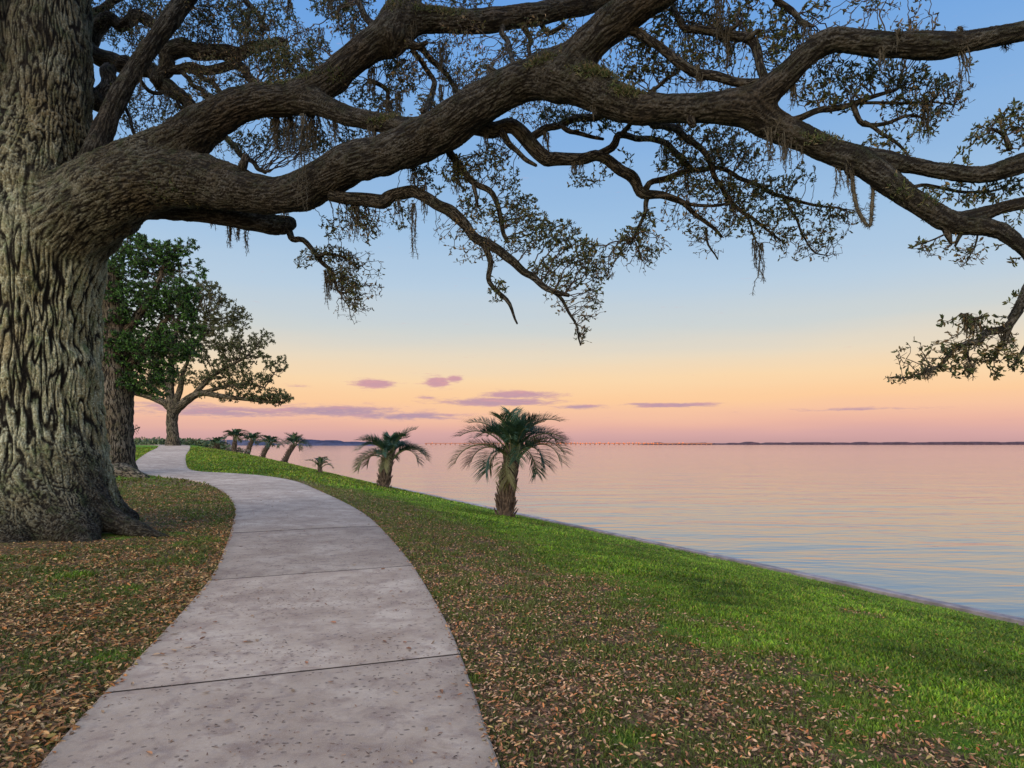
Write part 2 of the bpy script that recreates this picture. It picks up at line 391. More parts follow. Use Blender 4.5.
# ================================================================== OAK
class Chain:
    def __init__(s, pts, step=.12, reg=True):
        a = np.array([np.append(PX(p[0], p[1], p[3]), p[2] / F * p[3]) for p in pts])
        a, s.L = resample(a, step); s.P = a[:, :3]; s.R = a[:, 3]
        T = np.gradient(s.P, axis=0); T /= np.linalg.norm(T, axis=1)[:, None]; s.T = T
        u = np.cross(T[0], [0.3, 1, .2]); u /= np.linalg.norm(u); U = [u]
        for k in range(1, len(T)):
            u = U[-1] - T[k] * (U[-1] @ T[k]); U.append(u / np.linalg.norm(u))
        s.U = np.array(U); s.V = np.cross(T, s.U)
def tube(ch, sides=10, wob=.10, closed=True, seed=0.):
    """verts, faces, bark coords"""
    th = np.linspace(0, 2 * np.pi, sides, endpoint=False)
    c = np.cos(th)[None, :, None]; s_ = np.sin(th)[None, :, None]
    R = ch.R[:, None, None]
    bc = np.concatenate([R * c, R * s_, np.broadcast_to(ch.L[:, None, None], (len(ch.L), sides, 1))], 2)
    q = bc.reshape(-1, 3).copy(); q[:, 2] *= .8
    nz = (perlin(q * np.array([9, 9, 5]) + seed) * wob).reshape(len(ch.L), sides, 1) if wob else 0
    D = (ch.U[:, None] * c + ch.V[:, None] * s_); V = ch.P[:, None] + D * R * (1 + nz)
    n, k = len(ch.L), sides; I = np.arange(n * k).reshape(n, k); J = np.roll(I, -1, 1)
    Fq = np.stack([I[:-1].ravel(), J[:-1].ravel(), J[1:].ravel(), I[1:].ravel()], 1)
    V = V.reshape(-1, 3); bc = bc.reshape(-1, 3); Ft = np.zeros((0, 3), int)
    if closed:
        V = np.vstack([V, ch.P[0] - ch.T[0] * ch.R[0] * .5, ch.P[-1] + ch.T[-1] * ch.R[-1] * .7]); bc = np.vstack([bc, [[0, 0, ch.L[0]]], [[0, 0, ch.L[-1]]]])
        Ft = np.vstack([np.stack([J[0], I[0], np.full(k, n * k)], 1), np.stack([I[-1], J[-1], np.full(k, n * k + 1)], 1)])
    return V, Fq, Ft, bc

BIG = dict(
 trunk=[(26, 620, 86, 12.4), (26, 560, 84, 12.4), (26, 530, 77, 12.4), (27, 500, 71, 12.4), (28, 450, 66, 12.4), (29, 380, 63, 12.4), (30, 310, 61, 12.4), (32, 260, 62, 12.4), (34, 215, 56, 12.4), (36, 170, 44, 12.4)],
 leadA=[(36, 230, 50, 12.3), (40, 180, 46, 12.3), (46, 130, 38, 12.2), (51, 70, 34, 12.2), (52, 0, 33, 12.2), (53, -90, 31, 12.2), (60, -200, 28, 12.2), (70, -330, 20, 12)],
 leadB=[(20, 260, 50, 12.3), (0, 190, 38, 12.1), (-12, 120, 31, 12), (-18, 50, 31, 11.9), (-22, -40, 30, 11.8), (-30, -200, 28, 11.8)],
 limbL=[(24, 262, 38, 12.6), (60, 234, 35, 12.25), (98, 205, 32, 11.85), (135, 187, 29, 11.5), (165, 181, 27, 11.3), (200, 181, 25, 11.1), (237, 189, 21, 10.8), (271, 195, 18, 10.6), (298, 192, 18.5, 10.4), (322, 180, 19, 10.3), (350, 165, 19, 10.1), (385, 154, 18.5, 9.8), (421, 141, 21, 9.6), (456, 121, 21, 9.3), (491, 98, 20.5, 9.1), (526, 80, 19.5, 8.9), (560, 76, 22, 8.6), (596, 92, 19.5, 8.4), (622, 103, 17.5, 8.3), (642, 109, 14.8, 8.2), (700, 108, 13.8, 8.0), (745, 107, 16, 7.8), (768, 121, 15, 7.8), (792, 133, 13.5, 7.7), (825, 149, 12.5, 7.6), (858, 161, 11.8, 7.4), (890, 182, 11, 7.3), (918, 203, 10.2, 7.2), (948, 221, 10, 7.1), (968, 226, 9, 7.1), (995, 229, 7.5, 7.0), (1015, 241, 6.5, 6.9), (1030, 256, 6, 6.9), (1036, 272, 5.5, 6.9), (1029, 288, 5.2, 6.9), (1021, 304, 4.8, 6.9), (1012, 318, 4, 6.9)],
 limbU=[(70, 226, 32, 12.0), (100, 196, 32, 11.8), (134, 172, 28, 11.5), (165, 152, 24, 11.4), (192, 132, 20, 11.2), (220, 115, 18, 11.1), (250, 102, 15.5, 11), (290, 98, 14.5, 10.9), (322, 86, 14.5, 10.9), (350, 62, 14, 10.9), (375, 42, 15, 10.8), (400, 25, 16, 10.8), (430, 19, 12.5, 10.8), (470, 22, 11, 10.9), (515, 17, 10.6, 11), (560, 9, 10.5, 11.1), (610, -4, 10.5, 11.2), (670, -24, 11, 11.3), (760, -60, 9, 11.4)],
 limbV=[(392, 38, 17, 10.8), (402, 10, 16, 10.8), (412, -20, 14, 10.9), (430, -80, 12, 11)],
 limbW=[(300, 98, 13, 10.9), (325, 106, 11, 10.7), (350, 116, 9.5, 10.5), (382, 123, 9, 10.1), (410, 128, 10, 9.8), (430, 128, 12, 9.5)],
 forkA=[(556, 78, 19, 8.6), (578, 56, 18, 8.45), (604, 30, 17.5, 8.3), (638, 4, 18, 8.1), (672, -20, 18, 7.9), (720, -60, 18, 7.7), (790, -130, 15, 7.4)],
 forkB=[(735, 106, 15, 7.9), (762, 96, 14, 7.7), (785, 76, 13, 7.6), (806, 55, 12, 7.5), (832, 40, 11.5, 7.4), (870, 43, 11.2, 7.3), (915, 46, 13, 7.2), (945, 45, 12, 7.1), (980, 39, 10, 7.0), (1024, 31, 10, 6.9), (1100, 18, 9, 6.8), (1190, 30, 7.5, 6.6), (1290, 10, 6, 6.4), (1400, 30, 4, 6.2), (1500, 10, 2, 6.2)],
 forkC=[(845, 158, 9, 7.5), (880, 160, 9.5, 7.4), (920, 167, 8, 7.3), (955, 173, 7.5, 7.2), (985, 175, 8, 7.1), (1008, 168, 10, 7.0), (1030, 160, 10, 7.0), (1080, 140, 9, 6.9), (1160, 128, 7, 6.8), (1250, 150, 5, 6.7), (1340, 140, 3, 6.6), (1400, 155, 1.5, 6.6)],
 forkD=[(955, 222, 8, 7.1), (978, 216, 7.5, 7.1), (1000, 208, 6.5, 7.1), (1024, 203, 6, 7.0), (1070, 196, 5.5, 7), (1140, 215, 4, 6.9), (1210, 240, 2.5, 6.9), (1260, 250, 1.2, 6.8)],
 riser=[(88, 175, 14, 12.0), (98, 145, 11.5, 12.0), (111, 112, 9.5, 12.1), (131, 75, 8.6, 12.2), (155, 40, 8.4, 12.3), (180, 6, 9, 12.4), (200, -30, 11, 12.5), (220, -90, 9, 12.6)],
 under=[(140, 205, 14, 11.9), (180, 208, 12, 11.9), (212, 213, 10, 11.8), (250, 220, 10.5, 11.8), (275, 225, 10, 11.8), (289, 224, 7, 11.8)],
 rootA=[(50, 450, 36, 12.2), (77, 490, 22, 12.0), (98, 511, 16, 11.9), (118, 523, 11.5, 11.8), (140, 531, 8, 11.7), (166, 539, 4, 11.6)],
 rootB=[(50, 490, 40, 12.0), (68, 525, 28, 11.5), (86, 546, 15, 11.2), (102, 559, 8, 10.9)],
 rootC=[(15, 490, 42, 12.0), (12, 530, 30, 11.4), (18, 552, 16, 11.0), (24, 562, 8, 10.7)],
 rootD=[(-10, 490, 42, 12.2), (-50, 530, 30, 12), (-90, 545, 15, 11.8), (-120, 552, 8, 11.6)],
 rootE=[(55, 480, 40, 12.8), (95, 506, 24, 13.4), (125, 520, 12, 14.0)],
)
chains = {k: Chain(v) for k, v in BIG.items()}
CH = list(chains.values())
ROT = np.linalg.qr(np.array([[1, .6, .3], [-.5, 1, .4], [.2, -.7, 1.1]]))[0]
def build_big():
    Vs = []; Q = []; T3 = []; nb = 0
    for i, ch in enumerate(CH):
        V, fq, ft, _ = tube(ch, 20, 0); Vs.append(V); Q.append(fq + nb); T3.append(ft + nb); nb += len(V)
    o = mk('tmp_oak', np.vstack(Vs), [np.vstack(Q), np.vstack(T3)])
    md = o.modifiers.new('r', 'REMESH'); md.mode = 'VOXEL'; md.voxel_size = .0185
    dg = bpy.context.evaluated_depsgraph_get(); ev = o.evaluated_get(dg); me = ev.to_mesh()
    n = len(me.vertices); P = np.empty(n * 3, np.float32); me.vertices.foreach_get('co', P); P = P.reshape(-1, 3).astype(float)
    lt = np.empty(len(me.polygons), np.int32); me.polygons.foreach_get('loop_total', lt)
    vi = np.empty(len(me.loops), np.int32); me.loops.foreach_get('vertex_index', vi)
    ev.to_mesh_clear(); bpy.data.objects.remove(o, do_unlink=True)
    assert (lt == 4).all(); FQ = vi.reshape(-1, 4)
    print('oak verts', n)
    cell = np.floor(P / .8).astype(int); key = cell[:, 0] * 100003 + cell[:, 1] * 317 + cell[:, 2]
    order = np.argsort(key, kind='stable'); ks = key[order]; cuts = np.concatenate([[0], np.nonzero(np.diff(ks))[0] + 1, [n]])
    outP = P.copy(); BC = np.zeros((n, 3)); HT = np.zeros(n); RR = np.zeros(n)
    for a, b in zip(cuts[:-1], cuts[1:]):
        ix = order[a:b]; p = P[ix]; lo = p.min(0) - .45; hi = p.max(0) + .45; mid = (lo + hi) / 2
        sel = []
        for ch in CH:
            ok = ((ch.P + ch.R[:, None] > lo) & (ch.P - ch.R[:, None] < hi)).all(1)
            if ok.any():
                i = np.nonzero(ok)[0]; sel.append((ch, max(0, i[0] - 1), min(len(ch.P) - 1, i[-1] + 1)))
        def ev_(p):
            ds = []; gs = []; bs = []; rs = []
            for ch, i0, i1 in sel:
                A = ch.P[i0:i1]; B = ch.P[i0 + 1:i1 + 1]; ab = B - A; l2 = (ab ** 2).sum(1)
                t = np.clip(np.einsum('nsk,sk->ns', p[:, None] - A[None], ab) / l2, 0, 1)
                c = A[None] + ab[None] * t[..., None]; dv = p[:, None] - c; dist = np.linalg.norm(dv, axis=2)
                r = ch.R[i0:i1] + (ch.R[i0 + 1:i1 + 1] - ch.R[i0:i1]) * t; f = dist - r
                sw = np.exp(-(f - f.min(1)[:, None]) / .02); sw /= sw.sum(1)[:, None]
                k = f.argmin(1); ar = np.arange(len(p)); kk = k + i0; tt = t[ar, k]
                g = dv[ar, k] / np.maximum(dist[ar, k], 1e-6)[:, None]
                ds.append(f[ar, k]); gs.append(g); rr = (r * sw).sum(1); rs.append(rr)
                x = (g * ch.U[kk]).sum(1); y = (g * ch.V[kk]).sum(1); L = ((ch.L[i0:i1] + (ch.L[i0 + 1:i1 + 1] - ch.L[i0:i1]) * t) * sw).sum(1)
                bs.append(np.stack([x * rr, y * rr, L], 1))
            return np.array(ds), np.array(gs), np.array(bs), np.array(rs)
        for it in range(3):
            d, g, bcs, rs = ev_(p)
            if len(d) > 1:
                o2 = np.argsort(d, 0)[:2]; rm = np.minimum(np.take_along_axis(rs, o2[:1], 0)[0], np.take_along_axis(rs, o2[1:2], 0)[0])
                k = np.clip(rm * .27, .012, .15)
            else: k = np.full(len(p), .05)
            e = np.exp(-(d - d.min(0)) / k); wgt = e / e.sum(0)
            f = d.min(0) - k * np.log(e.sum(0)); gg = (wgt[..., None] * g).sum(0); gl = np.linalg.norm(gg, axis=1)
            gg /= np.maximum(gl, .3)[:, None]
            if it < 2: p = p - gg * np.clip(f, -.25, .25)[:, None] * .9
        # large lumps, then furrowed bark following each limb
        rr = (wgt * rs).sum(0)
        lowf = fbm(p * 1.1 + 3, 2) * .10 * np.clip(rr / .8, .0, 1) + perlin(p * 4.) * .07 * np.clip(rr / .5, .15, .8) + perlin(p * 2.1 + 8) * .09 * np.clip(rr / .5, .1, .5)
        h = 0
        ws = np.exp(-(d - d.min(0)) / (k * .55)); ws /= ws.sum(0)
        for q in range(len(d)):
            lam = np.clip(rs[q] * .075, .030, .066)[:, None]
            c = bcs[q].copy(); wp = np.stack([perlin(c * 2.2 + 5), perlin(c * 2.2 + 50), perlin(c * 1.5 + 99)], 1)
            c = c + wp * np.array([.065, .065, .10]) * lam / .08
            c = (c / lam * np.array([1, 1, .12]) * .82) @ ROT
            c2 = bcs[q] / lam * np.array([1.4, 1.4, .20]) + wp * .8
            a1 = np.abs(perlin(c)); a2 = np.abs(perlin(c2 @ ROT + 40))
            a3 = np.abs(perlin(c2 * np.array([2.1, 2.1, 3.4]) + 80)); hh_ = np.minimum(sstep(0, .22, a1), .42 + .58 * sstep(0, .16, a2)) * (.72 + .28 * sstep(0, .14, a3))
            hh_ = hh_ * .85 + .15 * (perlin(c * 3.1) + .5)
            h = h + ws[q] * hh_
        amp = np.clip(rr * .062, .012, .062)
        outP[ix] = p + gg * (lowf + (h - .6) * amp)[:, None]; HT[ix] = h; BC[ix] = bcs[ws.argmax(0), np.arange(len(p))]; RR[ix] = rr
    return outP, FQ, HT, BC, RR

def bark_material(name, big=True):
    m, t, b = mat(name, .9, .15)
    bc = t.attr('bc').outputs['Vector']; oc = t.node('ShaderNodeTexCoord').outputs['Object']
    if big:
        h = t.attr('ht').outputs['Fac']
    else:
        wn = t.noise(bc, 6., 2)
        v2 = t.vmath('MULTIPLY', t.vmath('ADD', bc, t.vmath('SCALE', t.xyz(wn, wn, wn), scale=.05)), (26., 26., 6.))
        h0 = t.noise(v2, 1., 2, .5); h = t.mrange(t.math('ABSOLUTE', t.math('SUBTRACT', h0, .5)), 0, .10)
    fine = t.noise(t.vmath('MULTIPLY', bc, (70., 70., 26.)), 1., 4, .7); spk = t.noise(oc, 34, 4, .7)
    patch = t.noise(oc, 1.6, 5, .65); patch2 = t.noise(oc, 4.3, 4, .65)
    dark = (.010, .009, .007, 1)
    tan = t.mix(t.mrange(patch, .35, .65), (.17, .145, .095, 1), (.22, .205, .16, 1))
    tan = t.mix(t.math('MULTIPLY', t.mrange(t.math('ADD', spk, t.math('MULTIPLY', patch, .25)), .56, .76), .75), tan, (.42, .43, .38, 1))
    nz = t.sep(t.node('ShaderNodeNewGeometry').outputs['Normal'])[2]
    mossy = t.math('MULTIPLY', t.mrange(patch2, .44, .66), t.mrange(nz, -.45, .75, .45, 1.))
    tan = t.mix(t.math('MULTIPLY', mossy, .8), tan, (.045, .080, .022, 1))
    warm = t.mrange(t.noise(oc, .8, 3), .55, .7)
    tan = t.mix(t.math('MULTIPLY', warm, .35), tan, (.22, .13, .06, 1))
    # limbs' canopy shade painted into the bark colour, the grey-green trunk kept lighter
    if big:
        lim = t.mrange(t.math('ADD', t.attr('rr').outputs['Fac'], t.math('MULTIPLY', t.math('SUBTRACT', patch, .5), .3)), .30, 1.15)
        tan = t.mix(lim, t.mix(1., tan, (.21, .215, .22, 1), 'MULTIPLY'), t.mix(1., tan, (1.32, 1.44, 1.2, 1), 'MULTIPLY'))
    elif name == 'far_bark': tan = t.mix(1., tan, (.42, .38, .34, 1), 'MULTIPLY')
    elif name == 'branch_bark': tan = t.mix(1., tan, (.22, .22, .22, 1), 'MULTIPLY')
    f = t.mrange(t.math('ADD', h, t.math('MULTIPLY', t.math('SUBTRACT', fine, .5), .75)), .16, .78)
    t.inp(b.inputs['Base Color'], t.mix(f, dark, tan))
    nb_ = t.bump(t.math('ADD', t.math('MULTIPLY', t.math('ADD', fine, spk), .6), t.math('MULTIPLY', h, .6 if big else 1.2)), 1., .035 if big else .018)
    t.inp(b.inputs['Normal'], nb_)
    return m
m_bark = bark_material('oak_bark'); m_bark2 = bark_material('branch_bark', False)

oak = thing('oak_tree', 'massive old oak with furrowed trunk and long moss-hung limbs arching over path and water', 'tree',
            (float(PX(30, 600, 12.4)[0]), 12.4, 0))
P_, Q_, H_, BC_, RR_ = build_big()
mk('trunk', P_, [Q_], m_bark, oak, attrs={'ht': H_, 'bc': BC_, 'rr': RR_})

# middle-sized branches: (points px, py, radius px, depth)
MID = [
 [(330, 195, 6, 10.2), (350, 200, 6, 10.2), (370, 201, 7, 10.2), (385, 203, 7, 10.1), (397, 193, 6.5, 10.1), (412, 190, 6, 10.1), (427, 197, 5.5, 10), (450, 213, 6, 9.9), (474, 234, 5.2, 9.9), (490, 247, 5, 9.8), (510, 259, 4.4, 9.7), (530, 276, 3.6, 9.6), (550, 291, 2.8, 9.5), (568, 294, 2, 9.4)],
 [(545, 287, 2.2, 9.5), (560, 298, 1.8, 9.5), (570, 313, 1.5, 9.4), (576, 328, 1.1, 9.4), (580, 345, .7, 9.4)],
 [(484, 243, 3.5, 9.8), (489, 262, 3, 9.8), (490, 283, 2.4, 9.8), (505, 300, 2.2, 9.7), (512, 310, 1.6, 9.7), (518, 323, .9, 9.7)],
 [(448, 150, 4, 9.8), (458, 165, 3.6, 9.8), (474, 184, 3.2, 9.8), (489, 193, 3, 9.8), (499, 208, 2.6, 9.8), (504, 232, 2.3, 9.8), (508, 244, 1.8, 9.8)],
 [(474, 184, 2.4, 9.8), (475, 195, 2, 9.7), (477, 205, 1.6, 9.7)],
 [(470, 125, 9, 9.5), (495, 128, 8, 9.5), (515, 130, 7.5, 9.5), (530, 144, 7.5, 9.5), (545, 156, 7.5, 9.5), (562, 160, 6.3, 9.5), (582, 160, 5.8, 9.5), (598, 157, 5.5, 9.5), (612, 164, 5.5, 9.5), (630, 181, 5.8, 9.5), (645, 194, 5.5, 9.5), (662, 197, 3.8, 9.5), (680, 203, 3, 9.5), (700, 216, 2.3, 9.4), (722, 238, 1.5, 9.4)],
 [(592, 158, 4, 9.5), (610, 148, 4, 9.5), (620, 136, 3.6, 9.5), (640, 137, 3, 9.6), (662, 144, 3, 9.6), (680, 158, 3.4, 9.6), (696, 170, 2.4, 9.6), (725, 168, 2.2, 9.5), (745, 179, 2.2, 9.5), (782, 198, 2, 9.4), (808, 204, 1.4, 9.3), (846, 210, .9, 9.3)],
 [(620, 136, 2.8, 9.5), (628, 128, 2.4, 9.4), (634, 120, 2, 9.2), (640, 112, 2, 8.8)],
 [(645, 192, 3.6, 9.5), (652, 181, 3, 9.5), (672, 176, 3, 9.5), (700, 170, 2.4, 9.5)],
 [(640, 118, 4, 8.5), (662, 124, 4, 8.8), (682, 136, 3.6, 9.2), (698, 150, 3, 9.3), (713, 171, 2.6, 9.3), (730, 201, 2.2, 9.3), (757, 221, 1.6, 9.3), (780, 240, 1, 9.3)],
 [(647, 199, 2.6, 9.5), (645, 212, 2.2, 9.4), (640, 228, 1.7, 9.4), (632, 242, 1.1, 9.4)],
 [(655, 196, 2.2, 9.4), (672, 196, 2, 9.3), (700, 205, 1.7, 9.2), (730, 203, 1.3, 9.2)],
 [(706, 228, 1.4, 9.4), (708, 245, 1.1, 9.4), (718, 260, .7, 9.4)],
 [(784, 198, 1.4, 9.4), (800, 228, 1.1, 9.4), (812, 252, .8, 9.4), (826, 256, .6, 9.4)],
 [(501, 131, 3.8, 9.45), (508, 142, 3.4, 9.4), (518, 152, 2.6, 9.4), (530, 162, 2.2, 9.3), (537, 166, 1.6, 9.3)],
 [(618, 26, 5, 8.2), (634, 31, 4.4, 8.2), (652, 40, 4.4, 8.1), (668, 50, 4.4, 8.1), (682, 64, 4.6, 8.0), (700, 73, 5, 8.0), (722, 78, 4.6, 7.9), (750, 83, 4.5, 7.8), (770, 90, 4.5, 7.7)],
 [(765, 80, 4.5, 7.7), (758, 64, 4.5, 7.8), (749, 42, 4.8, 7.9), (738, 36, 5, 8.0), (722, 34, 4.4, 8.1), (700, 33, 4, 8.2), (684, 26, 3.4, 8.3), (670, 10, 3, 8.4)],
 [(745, 40, 3.6, 7.9), (752, 35, 3, 7.8), (758, 31, 2, 7.8)],
 [(722, 34, 2.6, 8.1), (732, 27, 2, 8.0), (741, 22, 1.4, 8.0)],
 [(770, -12, 4, 7.6), (782, 5, 3.4, 7.6), (796, 14, 3, 7.6), (805, 24, 2.6, 7.5), (812, 27, 1.6, 7.5)],
 [(784, 122, 4, 7.7), (805, 116, 3.2, 7.7), (830, 107, 3, 7.8), (857, 103, 2.6, 7.8), (884, 92, 1.8, 7.8), (905, 84, 1, 7.9)],
 [(852, 103, 2.8, 7.8), (864, 122, 2.6, 7.8), (889, 123, 1.9, 7.8), (911, 115, 1.4, 7.8), (930, 120, .8, 7.8)],
 [(864, 122, 2.2, 7.8), (876, 127, 2, 7.8), (890, 136, 1.8, 7.7), (900, 146, 1.4, 7.6), (909, 156, 1.2, 7.5)],
 [(856, 103, 1.6, 7.8), (875, 103, 1.6, 7.8), (900, 103, 1.4, 7.8), (930, 102, 1, 7.8), (955, 105, .7, 7.8)],
 [(287, 224, 4, 11.8), (290, 232, 3.6, 11.8), (295, 240, 3, 11.7), (304, 240, 2.8, 11.6), (313, 251, 2.5, 11.6), (319, 259, 2.2, 11.5), (328, 268, 2, 11.5), (333, 278, 1.6, 11.5), (338, 292, 1, 11.5)],
 [(316, 256, 1.8, 11.5), (330, 253, 1.6, 11.4), (345, 258, 1.2, 11.4)],
 [(745, 213, 1.4, 9.3), (752, 226, 1.1, 9.3), (756, 240, .8, 9.3), (762, 250, .6, 9.3)],
 # darker, more distant limbs seen through the upper left
 [(80, 50, 8, 13.4), (105, 58, 8.5, 13.4), (125, 65, 8.5, 13.4), (150, 73, 8, 13.4), (170, 86, 7.5, 13.3), (185, 98, 6.5, 13.2), (195, 110, 6, 13.0), (205, 118, 5, 12.6)],
 [(158, 84, 8, 13.2), (163, 66, 8, 13.2), (172, 50, 9, 13.2), (190, 48, 8.5, 13.2), (215, 54, 7.5, 13.2), (240, 53, 6.5, 13.2), (258, 46, 5, 13.2), (285, 42, 3.5, 13.2)],
 [(90, 42, 8, 13.6), (95, 30, 8, 13.6), (108, 20, 7, 13.6), (124, 24, 6, 13.6), (136, 16, 6, 13.6), (150, 22, 5.5, 13.6), (165, 40, 4, 13.5)],
 [(88, 95, 10, 12.6), (103, 105, 8, 12.9), (108, 85, 8, 13), (110, 70, 7, 13.2)],
 [(165, 70, 4.5, 13.2), (190, 68, 4.5, 13.2), (215, 70, 4.5, 13.2), (236, 66, 4.5, 13.2), (247, 74, 4.5, 13), (256, 86, 4, 12.8)],
 [(215, 52, 3.2, 13.2), (228, 62, 3, 13.2), (240, 68, 3, 13)],
 [(180, 68, 3, 13.2), (192, 72, 2.8, 13.2), (210, 80, 2.6, 13), (222, 92, 2.4, 12.6)],
 [(182, 72, 2.4, 13.2), (195, 86, 2.2, 13), (212, 98, 2, 12.6)],
 [(222, 133, 3, 12.4), (236, 148, 2.8, 12.4), (252, 163, 2.4, 12.2), (265, 174, 2, 11.8)],
 [(120, 95, 2, 12.2), (127, 110, 1.8, 12.4), (135, 135, 1.5, 12.4)],
 [(140, 80, 2, 12.6), (150, 92, 2, 12.8), (170, 92, 1.8, 13), (182, 110, 1.4, 13)],
 [(245, 0, 3, 13), (255, 12, 2.6, 13), (268, 30, 2, 13)],
 [(90, 15, 4, 14), (110, 4, 4, 14), (140, -20, 4, 14)],
 [(358, 0, 3, 11.4), (368, 20, 3.4, 11.3), (382, 30, 4, 11)],
 [(406, 42, 5, 10.7), (420, 47, 3.5, 10.7), (428, 43, 2, 10.7)],
 [(418, 45, 3, 11), (430, 58, 3, 11.1), (442, 68, 2.6, 11.2), (455, 85, 2.5, 11.2), (462, 96, 2, 10.6)],
 [(412, 50, 2.6, 11), (424, 65, 2.6, 11.1), (434, 80, 2.6, 11.1), (430, 98, 3, 10.8), (424, 112, 3.5, 10.2)],
 [(368, 80, 2.4, 11.4), (384, 86, 2.2, 11.4), (388, 102, 2, 11.2), (398, 120, 2, 10.6)],
 [(500, 22, 3, 11), (507, 42, 2.6, 10.6), (512, 58, 2.6, 9.6), (514, 66, 2, 9.2)],
 [(520, 22, 2.6, 11), (530, 38, 2.8, 11), (529, 54, 2, 10.8), (528, 62, 1.5, 10.6)],
 [(540, 22, 2.6, 11.2), (548, 34, 2.6, 11.2), (556, 30, 2.4, 11.2), (565, 26, 2, 11.2)],
 [(614, 112, 4, 9.0), (596, 116, 4, 9.2), (575, 118, 3.6, 9.4), (556, 124, 3.6, 9.5), (540, 132, 4, 9.5), (528, 140, 4, 9.5)],
 [(560, 124, 2.6, 9.5), (572, 132, 2.4, 9.4), (588, 138, 2, 9.4), (602, 140, 1.4, 9.4)],
 [(650, 92, 2, 8.6), (664, 82, 1.8, 8.4), (676, 74, 1.6, 8.2)],
 [(1020, 310, 4.2, 6.9), (1008, 325, 4, 6.9), (995, 331, 3.8, 6.9), (983, 334, 3.8, 6.9), (975, 344, 3.2, 6.8), (960, 345, 2.6, 6.8), (950, 354, 2.3, 6.8), (940, 364, 2, 6.8), (930, 371, 1.5, 6.7), (912, 376, 1, 6.7), (890, 378, .6, 6.7)],
 [(1014, 318, 3, 6.9), (1006, 335, 2.6, 6.9), (1000, 348, 2, 6.9), (995, 362, 1.2, 6.9)],
 [(1026, 300, 3.4, 6.9), (1032, 330, 3, 7), (1024, 352, 2, 7), (1016, 366, 1.4, 7)],
 [(963, 345, 1.6, 6.8), (968, 356, 1.3, 6.8), (972, 366, .8, 6.8)],
 [(985, 334, 1.5, 6.9), (975, 320, 1.2, 6.9), (960, 312, .8, 6.9)],
 [(900, 190, 2, 7.3), (925, 186, 1.8, 7.4), (950, 188, 1.6, 7.4), (975, 192, 1.4, 7.4), (1005, 188, 1, 7.4)],
 [(962, 232, 2.4, 7.1), (958, 240, 1.8, 7.1), (956, 246, 1, 7.1)],
 [(950, 232, 1, 7.1), (930, 240, .8, 7.1), (908, 246, .5, 7.1)],
 [(978, 232, 1, 7.1), (975, 248, .8, 7.1), (966, 262, .5, 7.1)],
 [(238, 180, 5, 10.7), (243, 164, 4.5, 10.6), (247, 156, 3, 10.6)], [(690, 112, 5, 8.0), (692, 122, 4.6, 7.95), (694, 127, 3, 7.95)], [(848, 158, 6, 7.4), (850, 170, 5, 7.4), (852, 177, 2.5, 7.4)], [(946, 226, 5, 7.1), (950, 238, 3, 7.1), (952, 243, 1.5, 7.1)], [(505, 92, 5, 9), (494, 74, 4.5, 9), (489, 68, 3, 9)],
 [(1010, 150, 3, 7.1), (1004, 135, 2, 7.1), (990, 128, 1.4, 7.1)],
]
mids = [Chain([(p[0], p[1], max(p[2], .55), p[3]) for p in c], .07) for c in MID]
Vs = []; Q = []; T3 = []; B = []; nb = 0
for i, ch in enumerate(mids):
    # small natural wander
    jit = np.stack([perlin(ch.P * 3 + 7 * k) for k in range(3)], 1) * (.05 + ch.R[:, None] * .6); ch.P = ch.P + jit * np.minimum(1, np.arange(len(ch.P)) / 4)[:, None]
    V, fq, ft, bc = tube(ch, 9, .16, seed=i * 3.); Vs.append(V); Q.append(fq + nb); T3.append(ft + nb); B.append(bc); nb += len(V)
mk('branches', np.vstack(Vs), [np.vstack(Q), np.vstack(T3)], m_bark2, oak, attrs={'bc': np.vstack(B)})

# ------------------------------------------------------------------ twigs by growth towards the places leaves need to reach
def grow(starts, attr, step, kill, iters=60, seed=0):
    """returns node positions, parent index (-1 for starts)"""
    r = np.random.default_rng(seed)
    N = [tuple(s) for s in starts]; par = [-1] * len(N); pos = np.array(N); attr = attr.copy()
    for it in range(iters):
        if not len(attr): break
        d = np.linalg.norm(attr[:, None] - pos[None], axis=2); k = d.argmin(1); dm = d.min(1)
        act = np.unique(k); new = []
        for a in act:
            v = (attr[k == a] - pos[a]); v /= np.linalg.norm(v, axis=1)[:, None] + 1e-9; v = v.mean(0) + r.normal(0, .22, 3)
            v /= np.linalg.norm(v) + 1e-9; new.append((pos[a] + v * step, a))
        nn = np.array([q[0] for q in new])
        pos = np.vstack([pos, nn]); par += [int(q[1]) for q in new]
        d2 = np.linalg.norm(attr[:, None] - nn[None], axis=2).min(1); attr = attr[d2 > kill]
    return pos, np.array(par)  # tree of nodes
def prisms(A, Bp, ra, rb, sides=3):
    T = Bp - A; T /= np.linalg.norm(T, axis=1)[:, None] + 1e-9
    ref = np.where(np.abs(T[:, 2:3]) > .8, [[1., 0, 0]], [[0, 0, 1.]]); U = np.cross(T, ref); U /= np.linalg.norm(U, axis=1)[:, None]; Vv = np.cross(T, U)
    th = np.arange(sides) * 2 * np.pi / sides; n = len(A)
    off = U[:, None] * np.cos(th)[None, :, None] + Vv[:, None] * np.sin(th)[None, :, None]
    V = np.concatenate([A[:, None] + off * ra[:, None, None], Bp[:, None] + off * rb[:, None, None]], 1).reshape(-1, 3)
    base = (np.arange(n) * 2 * sides)[:, None]; Fq = []
    for k in range(sides): k2 = (k + 1) % sides; Fq.append(base + np.array([[k, k2, sides + k2, sides + k]]))
    return V, np.vstack(Fq)
